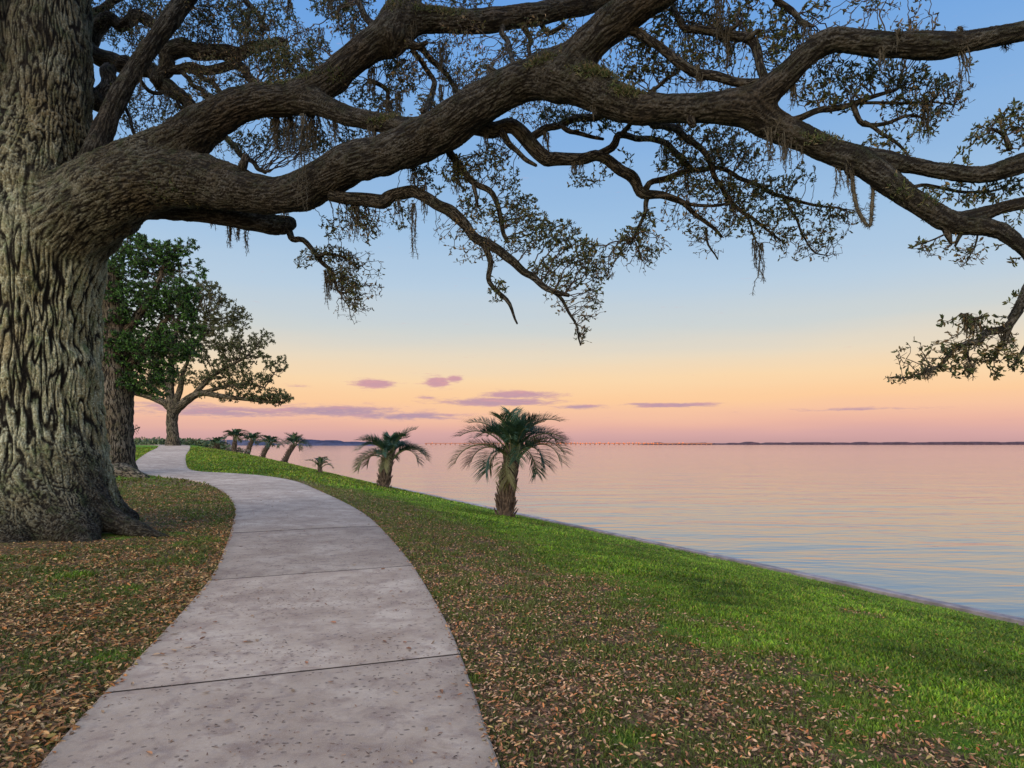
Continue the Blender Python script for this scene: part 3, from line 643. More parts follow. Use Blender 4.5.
def leaves(Cp, D, ln, wd, r, fold=.25):
    n = len(Cp); D = D / (np.linalg.norm(D, axis=1)[:, None] + 1e-9)
    q = r.normal(size=(n, 3)); Sx = np.cross(D, q); Sx /= np.linalg.norm(Sx, axis=1)[:, None] + 1e-9; N = np.cross(Sx, D)
    ln = ln[:, None]; wd = wd[:, None]
    mid = Cp + D * ln * .5
    V = np.stack([Cp, mid + Sx * wd / 2 + N * wd * fold - D * ln * .12, mid + Sx * wd * .36 + N * wd * fold + D * ln * .25, Cp + D * ln,
                  mid - Sx * wd * .36 + N * wd * fold + D * ln * .25, mid - Sx * wd / 2 + N * wd * fold - D * ln * .12], 1).reshape(-1, 3)
    b = (np.arange(n) * 6)[:, None]
    return V, np.vstack([b + np.array([[0, 1, 2, 3]]), b + np.array([[0, 3, 4, 5]])])
def foliage(blobs, starts, parent, step, kill, lsize, pal, m_leaf, m_twig, dens, rad, seed, per=3, sprd=.8, depth_sq=1., dr=.0, reach=2.2):
    r = np.random.default_rng(seed); TV = []; TF = []; LV = []; LF = []; LC = []; nt = nl = 0
    for bi, (px, py, rx, ry, D, k) in enumerate(blobs):
        n = int(max(8, rx * ry * 3.14 * dens * k)); c = PX(px, py, D); sc = D / F
        q = r.normal(size=(n * 3, 3)); q /= np.linalg.norm(q, axis=1)[:, None]; q *= r.random((n * 3, 1)) ** (1 / 2.2)
        at = c + q * np.array([rx * sc, (rx + ry) * .5 * sc * depth_sq, ry * sc])
        keep = perlin(at * (1.1 / (sc * 18)) + 11 * bi) > -.12; at = at[keep][:n]
        ds = np.linalg.norm(starts - c, axis=1); R = max(rx, ry) * sc
        near = np.nonzero(ds < max(R * reach, ds.min() + .15))[0]; near = near[np.argsort(ds[near])[:80]]
        pos, par = grow(starts[near], at, step, kill, int(R * 2.6 / step) + 14, seed + bi)
        m = len(pos); cnt = np.ones(m)
        for i in range(m - 1, -1, -1):
            if par[i] >= 0: cnt[par[i]] += cnt[i]
        ch = np.nonzero(par >= 0)[0]
        if not len(ch): continue
        rc = rad * cnt[ch] ** .40; rp = np.where(par[par[ch]] >= 0, rad * cnt[par[ch]] ** .40, rc * 1.1)
        rp = np.minimum(rp, rc * 1.6)
        V, fq = prisms(pos[par[ch]], pos[ch], rp, rc); TV.append(V); TF.append(fq + nt); nt += len(V)
        tips = ch[cnt[ch] <= 5]; tips = tips[r.random(len(tips)) < .92]
        base = np.repeat(tips, per); dirs = pos[base] - pos[par[base]]; dirs /= np.linalg.norm(dirs, axis=1)[:, None] + 1e-9
        dirs = dirs + r.normal(0, sprd, dirs.shape) + np.array([0, 0, dr]); t_ = r.random((len(base), 1))
        cp = pos[base] * t_ + pos[par[base]] * (1 - t_)
        ln = lsize * (.6 + .7 * r.random(len(base))); V, fq = leaves(cp, dirs, ln, ln * (.34 + .14 * r.random(len(base))), r)
        LV.append(V); LF.append(fq + nl); nl += len(V)
        pc = np.array(pal)[r.integers(0, len(pal), len(base))] * (.7 + .6 * r.random((len(base), 1)))
        LC.append(np.repeat(np.hstack([pc, np.ones((len(pc), 1))]), 6, 0))
    mk('twigs', np.vstack(TV), [np.vstack(TF)], m_twig, parent, smooth=True)
    mk('foliage', np.vstack(LV), [np.vstack(LF)], m_leaf, parent, smooth=False, attrs={'col': np.vstack(LC)})
    print('foliage', nt // 6, nl // 6)
BL = [
 # upper left, seen past the trunk
 (108, 22, 24, 22, 13.8, .8), (150, 12, 30, 16, 13.8, 1.3), (135, 42, 26, 12, 13.6, .8), (130, 105, 20, 24, 13, .5), (165, 122, 24, 16, 13.2, .5), (178, 104, 16, 12, 13.2, .6), (198, 30, 24, 22, 13.2, 1.1), (225, 14, 28, 18, 13, 1.2), (250, 32, 22, 20, 12.8, 1.1), (238, 84, 22, 10, 13, .6), (205, 90, 20, 14, 13, .6), (275, 14, 24, 14, 12.6, 1.0),
 (272, 58, 24, 18, 11.4, 2.2), (300, 68, 28, 20, 11.3, 2.4), (318, 52, 14, 16, 11.3, 1.6), (282, 82, 20, 8, 11.2, 1.6), (350, 20, 18, 16, 11.6, 1.0), (362, 44, 14, 10, 11.5, .8), (330, 8, 22, 8, 11.6, .8), (345, 6, 40, 10, 11.8, .7),
 (250, 145, 26, 14, 12.2, .7), (285, 136, 28, 18, 12, .8), (318, 140, 24, 14, 11.8, .8), (352, 138, 18, 10, 11.5, .8), (362, 96, 20, 16, 11.6, .8), (388, 102, 18, 16, 11.4, .8), (405, 78, 20, 18, 11.3, .8), (430, 104, 16, 12, 11, .8), (440, 52, 12, 16, 11.2, .8), (452, 78, 16, 12, 11.2, .7), (478, 72, 18, 10, 10.8, .6), (465, 3, 34, 7, 11.4, .8), (392, 64, 14, 14, 11.4, .8),
 (508, 52, 14, 12, 10.6, .4), (532, 38, 22, 16, 11, .35), (570, 30, 16, 12, 11.2, .4), (355, 212, 20, 16, 10.5, .5), (335, 228, 14, 14, 10.8, .4), (368, 225, 12, 20, 10.4, .45), (400, 215, 16, 16, 10.2, .4), (428, 178, 22, 12, 10.2, .6), (412, 162, 20, 10, 10.3, .6),
 (345, 272, 18, 22, 11.5, 1.1), (320, 256, 22, 9, 11.5, .7), (354, 294, 10, 18, 11.5, 1.0), (302, 262, 10, 8, 11.6, .5), (335, 252, 14, 8, 11.4, .9),
 (462, 172, 22, 18, 9.9, .8), (490, 158, 20, 14, 9.7, .8), (505, 178, 18, 16, 9.8, .6), (520, 200, 18, 12, 9.8, .7), (472, 205, 18, 16, 9.9, .5), (505, 212, 18, 14, 9.8, .8), (530, 222, 22, 16, 9.7, .9), (555, 236, 26, 18, 9.6, 1.1), (582, 256, 24, 20, 9.5, 1.3), (598, 275, 14, 10, 9.5, .8), (520, 245, 20, 12, 9.7, .7), (497, 290, 12, 16, 9.8, .45), (548, 268, 22, 14, 9.6, 1.0), (568, 282, 16, 10, 9.5, .9), (592, 296, 14, 14, 9.5, .3), (580, 335, 8, 12, 9.4, .25),
 (560, 118, 24, 10, 9.5, .8), (590, 124, 20, 10, 9.4, .8), (612, 118, 16, 10, 9.2, .6), (585, 180, 22, 8, 9.5, .35), (625, 160, 10, 8, 9.5, .4),
 (642, 60, 20, 20, 8.5, .7), (628, 78, 14, 12, 8.6, .6), (662, 66, 20, 14, 8.4, .9), (690, 54, 22, 18, 8.3, .9), (700, 14, 26, 16, 8.5, 1.1), (728, 26, 24, 16, 8.3, .9), (742, 8, 18, 10, 8.3, .8), (665, 22, 16, 20, 8.4, .8), (722, 58, 14, 12, 8.2, .6), (650, 42, 16, 12, 8.3, .6),
 (772, 22, 22, 16, 7.8, .5), (790, 38, 16, 14, 7.7, .6), (815, 8, 18, 10, 7.6, .4), (775, 50, 14, 14, 7.8, .5), (868, 4, 20, 5, 7.6, .25), (918, -4, 18, 5, 7.6, .3),
 (655, 130, 20, 10, 9.4, .7), (690, 134, 22, 12, 9.4, .8), (722, 136, 20, 12, 9.4, .7), (668, 160, 20, 12, 9.5, .7), (700, 160, 24, 14, 9.4, .9), (735, 156, 24, 14, 9.4, .9), (682, 185, 24, 10, 9.4, .9), (715, 190, 26, 12, 9.3, .9), (745, 196, 24, 16, 9.3, .8), (772, 186, 24, 14, 9.3, .7), (790, 208, 22, 14, 9.3, .6), (758, 222, 22, 14, 9.3, .6), (728, 226, 18, 14, 9.3, .5), (820, 212, 20, 10, 9.3, .3), (842, 214, 12, 8, 9.3, .3), (818, 236, 20, 12, 9.3, .2), (780, 236, 16, 12, 9.3, .3), (800, 175, 16, 12, 9.3, .35), (700, 232, 12, 12, 9.4, .3),
 (645, 222, 14, 12, 9.4, .9), (632, 238, 16, 14, 9.4, 1.1), (648, 252, 14, 10, 9.4, 1.0), (622, 252, 10, 8, 9.4, .7), (605, 170, 8, 8, 9.5, .4),
 (830, 72, 20, 10, 7.8, .7), (855, 78, 24, 14, 7.8, .9), (885, 76, 24, 14, 7.8, .7), (915, 78, 20, 14, 7.8, .6), (940, 86, 16, 12, 7.8, .7), (845, 100, 22, 12, 7.8, .8), (815, 92, 16, 14, 7.8, .8), (905, 104, 22, 10, 7.8, .5), (935, 112, 14, 10, 7.8, .5), (955, 98, 12, 8, 7.8, .25), (970, 64, 10, 6, 7.8, .35), (890, 138, 22, 8, 7.6, .4), (868, 146, 18, 5, 7.5, .8), (900, 154, 16, 4, 7.4, .6), (925, 130, 14, 10, 7.7, .2),
 (992, 128, 18, 14, 7.1, .6), (1012, 118, 16, 16, 7.1, .8), (975, 140, 12, 10, 7.1, .5), (1030, 130, 12, 20, 7.1, .8), (962, 148, 6, 4, 7.1, .4), (1006, 150, 10, 8, 7.1, .5),
 (948, 196, 14, 7, 7.3, .6), (972, 198, 16, 8, 7.3, .7), (995, 192, 18, 10, 7.3, .9), (1018, 184, 16, 10, 7.3, .9), (960, 184, 14, 6, 7.3, .5), (925, 246, 14, 6, 7.1, .15), (965, 254, 10, 8, 7.1, .15), (1012, 262, 8, 6, 7, .2), (1010, 224, 10, 6, 7, .4),
 (912, 375, 16, 6, 6.7, .6), (895, 379, 10, 4, 6.7, .6), (932, 366, 16, 8, 6.8, .6), (955, 352, 16, 10, 6.8, .7), (950, 320, 12, 8, 6.9, .5), (972, 322, 14, 10, 6.9, .6), (990, 318, 10, 8, 6.9, .5), (962, 372, 14, 8, 6.8, .6), (985, 358, 12, 10, 6.9, .5), (1004, 352, 14, 12, 6.9, .8), (1018, 366, 12, 10, 7, .8), (998, 372, 10, 8, 6.9, .5), (1012, 296, 6, 10, 6.9, .3),
]
starts = np.vstack([c.P[::2] for c in mids] + [c.P[::2] for c in CH[3:13]])
m_leaf = attr_leaf('oak_leaf', .5, .22)
m_twig = plain('twig_bark', (.055, .045, .034), .9, .3, 20)
OAKPAL = [(.048, .066, .022), (.065, .088, .026), (.034, .048, .018), (.10, .105, .036), (.13, .105, .042), (.05, .074, .028)]
foliage(BL, starts, oak, .052, .052, .052, OAKPAL, m_leaf, m_twig, .42, .0020, 3, per=4)
# a loose net of finer, browner twigs through the whole top of the picture
r_ = np.random.default_rng(8); BL2 = [(1090, 120, 50, 30, 6.9, .7), (1180, 110, 50, 30, 6.8, .8), (1270, 130, 55, 35, 6.7, .8), (1370, 140, 50, 30, 6.6, .8), (1120, 190, 40, 22, 6.9, .7), (1210, 225, 45, 25, 6.9, .8), (1270, 250, 30, 20, 6.8, .7), (1160, 30, 60, 25, 6.7, .6), (1280, 10, 60, 35, 6.4, .8), (1400, 20, 60, 35, 6.2, .8), (1490, 10, 50, 30, 6.2, .8)]
for k in range(105):
    px = r_.uniform(92, 960) if k % 3 else r_.uniform(92, 500); py = r_.uniform(-8, 150 if px < 500 else 110) * (1 if px < 830 else .5)
    BL2.append((px, py, r_.uniform(16, 34), r_.uniform(10, 22), float(np.interp(px, [90, 250, 500, 700, 960], [13.4, 12.4, 10.4, 8.6, 7.4])) + r_.uniform(-.3, .5), .32))
for (px, py, rx, ry, D, k) in [(600, 262, 20, 22, 9.5, .5), (560, 300, 20, 18, 9.5, .35), (584, 318, 12, 22, 9.4, .4), (830, 225, 30, 18, 9.3, .4), (800, 245, 26, 18, 9.3, .4), (700, 215, 50, 20, 9.4, .5), (720, 160, 60, 30, 9.4, .5), (920, 100, 50, 30, 7.8, .45), (960, 250, 40, 16, 7.1, .2), (940, 355, 50, 22, 6.9, .35), (360, 280, 26, 34, 11.5, .4), (360, 225, 30, 20, 10.4, .5), (480, 240, 40, 30, 9.8, .35), (640, 245, 34, 18, 9.4, .5), (980, 340, 34, 30, 6.9, .3)]:
    BL2.append((px, py, rx, ry, D, k))
BRN = [(.075, .085, .028), (.14, .11, .045), (.20, .145, .07), (.06, .075, .025), (.11, .085, .045)]
foliage(BL2, starts, oak, .075, .08, .050, BRN, m_leaf, m_twig, .34, .0021, 5, per=2, reach=1.6)
BL3 = [(606, 268, 16, 18, 9.5, 1), (592, 300, 14, 22, 9.4, 1), (582, 335, 8, 16, 9.4, 1), (850, 215, 26, 14, 9.3, 1), (820, 250, 26, 14, 9.3, 1), (935, 248, 30, 10, 7.1, .8), (966, 258, 12, 14, 7.1, .8), (440, 230, 10, 20, 10, .7), (705, 245, 20, 14, 9.4, .9), (905, 378, 24, 8, 6.7, .8), (780, 240, 24, 16, 9.3, .8), (640, 265, 20, 12, 9.4, .8), (955, 105, 18, 14, 7.8, .8), (905, 155, 20, 10, 7.6, .8), (860, 3, 30, 8, 7.5, .8), (500, 70, 26, 14, 10.6, .8), (570, 45, 20, 14, 11, .6), (350, 310, 20, 16, 11.5, .8)]
foliage(BL3, starts, oak, .075, .07, .034, BRN, m_leaf, m_twig, .16, .0021, 15, per=1, reach=1.8)

# the rest of the crown, overhead and behind the camera (unseen, added to shade the limbs, the trunk and the path)
def crown(parent):
    r = np.random.default_rng(12); Pc = []
    while len(Pc) < 620:
        x, y = r.uniform(-14, 14), r.uniform(-13, 17); z = r.uniform(8.4, 12.5) + .8 * math.cos(x * .2)
        if z < 1.6 + .68 * max(y, 0) + .9: continue
        if perlin(np.array([[x * .22, y * .22, 3.]]))[0] < -.16: continue
        Pc.append((x, y, z))
    Pc = np.array(Pc); nl = 95
    base = np.repeat(Pc, nl, 0) + r.normal(0, 1, (len(Pc) * nl, 3)) * [.62, .62, .30]
    ln = r.uniform(.09, .17, len(base)); V, fq = leaves(base, r.normal(0, 1, base.shape), ln, ln * .5, r)
    pc = np.array(OAKPAL)[r.integers(0, len(OAKPAL), len(base))]
    mk('crown', V, [fq], m_leaf, parent, smooth=False, attrs={'col': np.repeat(np.hstack([pc, np.ones((len(pc), 1))]), 6, 0)})
    # limbs carrying it
    ends = [(5.2, 7.4, 9.3), (3.0, 7.4, 8.0), (3.5, 11, 11.5), (-9.3, 12, 12)]
    A = []; Bq = []; ra = []; rb = []
    for (a, b, ra0) in [((-9.3, 12, 12), (-7, 4, 11), .28), ((-7, 4, 11), (-5, -4, 11.2), .2), ((-5, -4, 11.2), (-4, -11, 11), .13), ((3.0, 7.4, 8.0), (3.5, 3, 9.6), .16), ((3.5, 3, 9.6), (4, -3, 10.6), .13), ((4, -3, 10.6), (3, -11, 11), .09),
                        ((-7, 4, 11), (0, -1, 11.2), .12), ((3.5, 3, 9.6), (10, 0, 10.4), .1), ((-5, -4, 11.2), (-12, -7, 11), .1), ((-9.3, 12, 12), (-13, 8, 12), .16)]:
        A.append(a); Bq.append(b); ra.append(ra0); rb.append(ra0 * .75)
    J = np.array([b for b in Bq])
    for p in Pc[::2]:
        q = J[np.linalg.norm(J - p, axis=1).argmin()]
        if np.linalg.norm(q - p) < 5: A.append(tuple(q)); Bq.append(tuple(p)); ra.append(.04); rb.append(.008)
    V, fq = prisms(np.array(A), np.array(Bq), np.array(ra), np.array(rb), 6); mk('upper_limbs', V, [fq], m_twig, parent)
crown(oak)

# ------------------------------------------------------------------ spanish moss
m_moss = plain('spanish_moss', (.068, .064, .046), .95, .3, 9)
MOSS = [(302, 116, 98, 6, 9.9), (278, 122, 40, 14, 11.2), (292, 120, 52, 12, 11.2), (315, 118, 44, 16, 11.2), (354, 140, 28, 6, 9.9), (391, 136, 28, 4, 9.6), (414, 163, 30, 7, 10), (424, 188, 36, 8, 10), (443, 46, 46, 8, 11), (412, 22, 20, 10, 10.6), (457, 165, 32, 12, 9.8), (595, 84, 38, 6, 8.3), (625, 86, 18, 12, 8.1), (545, 132, 26, 6, 9.4), (486, 130, 24, 5, 9.4), (577, 163, 14, 9, 9.4), (413, 205, 56, 3, 10), (398, 200, 20, 3, 10),
 (676, 0, 28, 11, 8.4), (713, 0, 62, 11, 8.2), (701, 64, 26, 9, 7.9), (794, 86, 26, 10, 7.6), (668, 138, 28, 9, 9.4), (771, 128, 42, 7, 7.6), (787, 134, 38, 12, 7.6), (802, 140, 26, 5, 7.6), (778, 120, 20, 9, 7.6), (838, 158, 42, 2, 7.5), (964, 50, 44, 5, 7), (900, 30, 24, 5, 7.1), (883, 50, 28, 2, 7.2), (754, 240, 30, 5, 9.3), (761, 245, 52, 3, 9.3), (733, 205, 26, 7, 9.3), (212, 220, 12, 4, 11.8), (230, 226, 24, 5, 11.8), (238, 228, 16, 5, 11.8), (246, 228, 30, 3, 11.8), (325, 272, 34, 2.5, 11.5), (343, 275, 38, 3, 11.5), (357, 206, 40, 9, 10.3), (287, 0, 18, 8, 12), (332, -4, 22, 5, 11.5), (340, 10, 42, 4, 11.5), (240, 0, 40, 10, 12.6), (255, 5, 34, 7, 12.6), (120, 0, 20, 10, 13), (176, 2, 22, 7, 12.6), (400, 8, 22, 8, 10.6), (320, 30, 26, 3, 11.2), (505, 128, 18, 5, 9.5), (858, 160, 18, 4, 7.4), (352, 24, 36, 6, 11.2), (372, 70, 30, 8, 11), (398, 90, 34, 8, 11), (440, 82, 22, 6, 10.8), (384, 162, 16, 5, 10), (375, 128, 20, 12, 10.1), (642, 92, 16, 9, 8.1), (700, 98, 12, 5, 7.9), (735, 170, 26, 5, 9.3), (690, 172, 22, 6, 9.3), (960, 30, 14, 3, 7), (1005, 44, 10, 3, 7), (352, 255, 26, 4, 11.5), (490, 255, 22, 2, 9.7)]
def moss_mesh(top, length, width, r, dens=1.):
    n = int(max(6, width / .010 * dens)); A = []; Bq = []; ra = []; rb = []
    for k in range(n):
        L = length * (.35 + .65 * r.random() ** .7) if k else length
        ns = max(5, int(L / .045)); z = np.linspace(0, 1, ns)
        x0 = r.normal(0, width * .28, 2) * np.array([1, .6]); conv = 1 - .55 * z
        w = np.cumsum(r.normal(0, .011, (ns, 2)), 0)
        p = np.stack([top[0] + x0[0] * conv + w[:, 0], top[1] + x0[1] * conv + w[:, 1], top[2] + .03 - L * z], 1)
        A.append(p[:-1]); Bq.append(p[1:]); rad = .0075 * (1 - z * .7) + .0018; ra.append(rad[:-1]); rb.append(rad[1:])
        for q in range(ns * 4):      # short curling side hairs
            i = r.integers(0, ns - 1); v = r.normal(0, 1, 3); v[2] = -abs(v[2]) * 1.1; v = v / np.linalg.norm(v) * (.02 + .05 * r.random())
            A.append(p[i:i + 1]); Bq.append(p[i:i + 1] + v); ra.append(np.array([.003])); rb.append(np.array([.0008]))
    return prisms(np.vstack(A), np.vstack(Bq), np.concatenate(ra), np.concatenate(rb))
allc = np.vstack([np.hstack([c.P, c.R[:, None]]) for c in CH + mids])
rm = np.random.default_rng(5)
for k in range(34):
    c_ = (CH[3:12] + mids)[rm.integers(0, 9) if k % 2 else rm.integers(9, 9 + len(mids))]; q = c_.P[rm.integers(len(c_.P) // 5, len(c_.P))]
    MOSS.append((512 + F * q[0] / q[1], HY + F * (H - q[2]) / q[1], rm.uniform(12, 46), rm.uniform(4, 13), float(q[1])))
for (px, py, L, wd, D) in MOSS:
    # hang the clump from the nearest limb above that spot
    c = PX(px, py, D); dd_ = np.linalg.norm((allc[:, :3] - c) * np.array([1, .6, 1]), axis=1) - allc[:, 3]; k = dd_.argmin(); q = allc[k]
    top = c.copy(); 
    if dd_[k] < .5: top[1] = q[1] + (c[1] - q[1]) * min(1, q[3] / max(abs(c[1] - q[1]), 1e-3)) * .8
    sc = D / F; V, fq = moss_mesh(top, L * sc, max(wd * sc, .03), rm)
    mk('hanging_moss', V, [fq], m_moss, oak)
# the looped strand that hangs in a U
lp = [(852, 166, 2.2, 7.4), (853, 185, 2.0, 7.4), (857, 207, 2.0, 7.4), (864, 221, 1.8, 7.4), (870, 225, 1.8, 7.4), (872, 205, 2.2, 7.4), (873, 185, 2.2, 7.4), (869, 174, 2., 7.4), (862, 168, 2, 7.4)]
ch = Chain(lp, .03); ch.R = ch.R * (.6 + .5 * rm.random(len(ch.R))); V, fq, ft, bc = tube(ch, 6, .5)
hA = np.repeat(ch.P, 34, 0); v = rm.normal(0, 1, hA.shape); v[:, 2] -= .7; v = v / np.linalg.norm(v, axis=1)[:, None] * rm.uniform(.02, .055, (len(v), 1))
V2, f2 = prisms(hA, hA + v, np.full(len(hA), .004), np.full(len(hA), .001))
mk('hanging_moss', np.vstack([V, V2]), [np.vstack([fq, f2 + len(V)]), ft], m_moss, oak)
# furry ferny growth on top of the limbs and in the crotch of the trunk
m_fern = attr_leaf('resurrection_fern', .7, .2)
tufts = []; r = np.random.default_rng(9)
for (px, py, rx, ry, D, n) in [(118, 150, 26, 12, 11.5, 900), (90, 190, 14, 30, 11.3, 800), (300, 80, 40, 5, 10.8, 900), (330, 78, 20, 8, 10.8, 300), (540, 58, 22, 6, 8.4, 700), (600, 68, 26, 8, 8.2, 900), (628, 84, 18, 8, 8.0, 600), (400, 6, 24, 10, 10.6, 500), (900, 190, 10, 14, 7.1, 160), (930, 200, 8, 14, 7.1, 140), (380, 118, 30, 4, 9.9, 400), (820, 138, 30, 5, 7.5, 300), (175, 190, 30, 8, 11.0, 500), (445, 8, 30, 5, 10.6, 400)]:
    c = PX(px, py, D); sc = D / F; tufts.append(c + r.normal(0, .5, (n, 3)) * np.array([rx * sc, .18, ry * sc]))
tufts = np.vstack(tufts)
nearbig = allc[:sum(len(c.P) for c in CH)]
keep = []
for p in tufts:
    v = p - nearbig[:, :3]; d = np.linalg.norm(v, axis=1); f = d - nearbig[:, 3]; k = f.argmin()
    if f[k] < .22: keep.append(nearbig[k, :3] + v[k] / max(d[k], 1e-6) * nearbig[k, 3] * 1.01)
keep = np.array(keep); dirs = r.normal(0, .6, keep.shape) + [0, -.25, .35]; ln = r.uniform(.03, .075, len(keep))
V, fq = leaves(keep, dirs, ln, ln * .22, r)
pc = np.array([(.07, .10, .03), (.05, .08, .03), (.16, .14, .08), (.10, .11, .05)])[r.integers(0, 4, len(keep))]
mk('limb_fern', V, [fq], m_fern, oak, smooth=False, attrs={'col': np.repeat(np.hstack([pc, np.ones((len(pc), 1))]), 6, 0)})

# ================================================================== other trees
def small_tree(name, label, base, limbs, blobs, leaf, step, kill, pal, dens, rad, seed, barkm, sides=12, **kw):
    o = thing(name, label, 'tree', tuple(base)); cs = [Chain(l, step * .8) for l in limbs]; Vs = []; Q = []; T3 = []; B = []; nb = 0
    for i, ch in enumerate(cs):
        V, fq, ft, bc = tube(ch, sides, .22, seed=seed + i); Vs.append(V); Q.append(fq + nb); T3.append(ft + nb); B.append(bc * .35); nb += len(V)
    mk('trunk', np.vstack(Vs), [np.vstack(Q), np.vstack(T3)], barkm, o, attrs={'bc': np.vstack(B)})
    foliage(blobs, np.vstack([c.P for c in cs]), o, step, kill, leaf, pal, attr_leaf(name + '_leaf', .6, .25), m_twig, dens, rad, seed, **kw)
    return o
m_bark3 = bark_material('far_bark', False)
D2 = 31.
b2 = PX(116, 477, D2)
t2 = small_tree('shade_tree', 'dense dark green leafy tree with thick trunk right behind the massive oak', b2,
  [[(112, 492, 34, D2), (112, 480, 29, D2), (113, 468, 22, D2), (114, 440, 18.5, D2), (114, 400, 18, D2), (113, 365, 17, D2), (112, 320, 14, D2), (110, 270, 9, D2)],
   [(118, 478, 18, 30.5), (133, 477, 9, 30), (146, 480, 5, 29.6)],
   [(114, 390, 7, D2), (130, 365, 5, D2), (150, 340, 3.5, D2), (170, 315, 2, D2)],
   [(113, 350, 6, D2), (135, 320, 4.5, D2), (155, 290, 3, D2), (165, 262, 1.6, D2)],
   [(112, 370, 9, D2), (95, 340, 7, D2), (75, 300, 5, D2)]],
  [(120, 270, 26, 26, D2, 1.3), (155, 262, 24, 22, D2, 1.2), (140, 245, 22, 12, D2, .8), (172, 255, 20, 14, D2, .5), (110, 310, 28, 26, D2, 1.6), (145, 305, 28, 26, D2, 1.6), (178, 300, 20, 24, D2, 1.3), (112, 350, 24, 26, D2, 1.6), (145, 350, 30, 24, D2, 1.7), (175, 342, 20, 22, D2, 1.4), (115, 384, 18, 18, D2, 1.3), (140, 380, 26, 16, D2, 1.3), (165, 372, 16, 12, D2, 1.0), (108, 402, 14, 8, D2, .6), (70, 300, 40, 50, D2, .4), (188, 320, 10, 16, D2, .9), (130, 240, 14, 10, D2, .5), (182, 245, 18, 10, D2, .3), (195, 270, 14, 12, D2, .3), (192, 295, 12, 12, D2, .5), (190, 350, 12, 14, D2, .6), (160, 392, 12, 8, D2, .6), (200, 330, 8, 12, D2, .3), (98, 388, 12, 16, D2, .9)],
  .13, .15, .17, [(.045, .12, .018), (.065, .165, .025), (.022, .06, .016), (.085, .19, .03), (.014, .035, .014), (.03, .045, .02), (.025, .05, .02)], .40, .007, 21, m_bark3, per=15, sprd=1.3)
D3 = 62.
b3 = PX(173, 442.5, D3)
t3 = small_tree('spreading_oak', 'wide spreading oak standing alone at the top of the path on the rise', b3,
  [[(173, 450, 9, D3), (173, 443, 7.2, D3), (173, 436, 6, D3), (172, 422, 5.4, D3), (173, 412, 5.6, D3), (172, 404, 5.4, D3), (170, 390, 4, D3), (172, 360, 3, D3), (178, 320, 2, D3)],
   [(173, 412, 5.4, D3), (180, 406, 4.5, D3), (190, 398, 4, D3), (202, 393, 3.2, D3), (220, 396, 2.6, D3), (245, 399, 2, D3), (270, 402, 1.4, D3), (282, 402, 1, D3)],
   [(171, 408, 4.4, D3), (163, 402, 3.6, D3), (150, 397, 3, D3), (138, 394, 2.4, D3), (125, 392, 1.6, D3)],
   [(174, 406, 3.6, D3), (180, 390, 3, D3), (184, 370, 1.9, D3), (196, 345, 1.3, D3), (205, 320, 1.3, D3)],
   [(192, 397, 3, D3), (208, 380, 2.3, D3), (225, 368, 1.7, D3), (245, 358, 1.2, D3)],
   [(205, 392, 2.2, D3), (228, 386, 1.7, D3), (250, 384, 1.2, D3), (265, 388, .9, D3)],
   [(172, 395, 2.6, D3), (160, 375, 2, D3), (150, 350, 1.5, D3)]],
  [(200, 288, 20, 8, D3, .4), (240, 318, 14, 14, D3, .4), (262, 340, 14, 12, D3, .4), (280, 366, 10, 12, D3, .35), (284, 398, 12, 6, D3, .8), (185, 300, 18, 18, D3, .9), (208, 296, 18, 16, D3, .8), (225, 312, 20, 16, D3, .7), (195, 325, 22, 18, D3, 1.0), (222, 335, 22, 16, D3, .8), (245, 348, 20, 14, D3, .7), (262, 362, 14, 10, D3, .6), (205, 352, 22, 14, D3, 1.0), (232, 366, 22, 12, D3, .9), (258, 380, 18, 9, D3, .9), (276, 394, 16, 8, D3, 1.4), (262, 398, 18, 7, D3, 1.1), (240, 388, 20, 9, D3, .9), (215, 378, 20, 10, D3, .9), (182, 375, 16, 12, D3, .9), (160, 378, 16, 12, D3, .9), (143, 388, 14, 8, D3, .8), (275, 405, 8, 4, D3, .6), (168, 345, 20, 18, D3, 1.0), (150, 350, 18, 20, D3, .8), (232, 348, 14, 8, D3, .5), (175, 275, 14, 10, D3, .4), (205, 395, 14, 4, D3, .4), (230, 400, 14, 4, D3, .35), (128, 386, 10, 6, D3, .5)],
  .19, .26, .29, [(.06, .075, .03), (.08, .10, .035), (.045, .055, .025), (.11, .10, .05), (.07, .09, .03)], .85, .010, 33, m_bark3, sides=9, per=12, sprd=1.5)
# bare little tree behind the trunk, far left
D4 = 75.
small_tree('bare_sapling', 'small nearly leafless reddish tree behind the shade tree trunk', PX(128, 444, D4),
  [[(127, 447, 1.6, D4), (127, 438, 1.2, D4), (128, 430, .9, D4), (129, 424, .6, D4)], [(127, 436, .9, D4), (134, 430, .7, D4), (140, 427, .5, D4)]],
  [(130, 427, 9, 6, D4, 1.4), (136, 431, 8, 4, D4, 1.0)], .16, .3, .36, [(.16, .09, .05), (.12, .07, .05)], .22, .016, 44, m_bark3, sides=6, per=1)

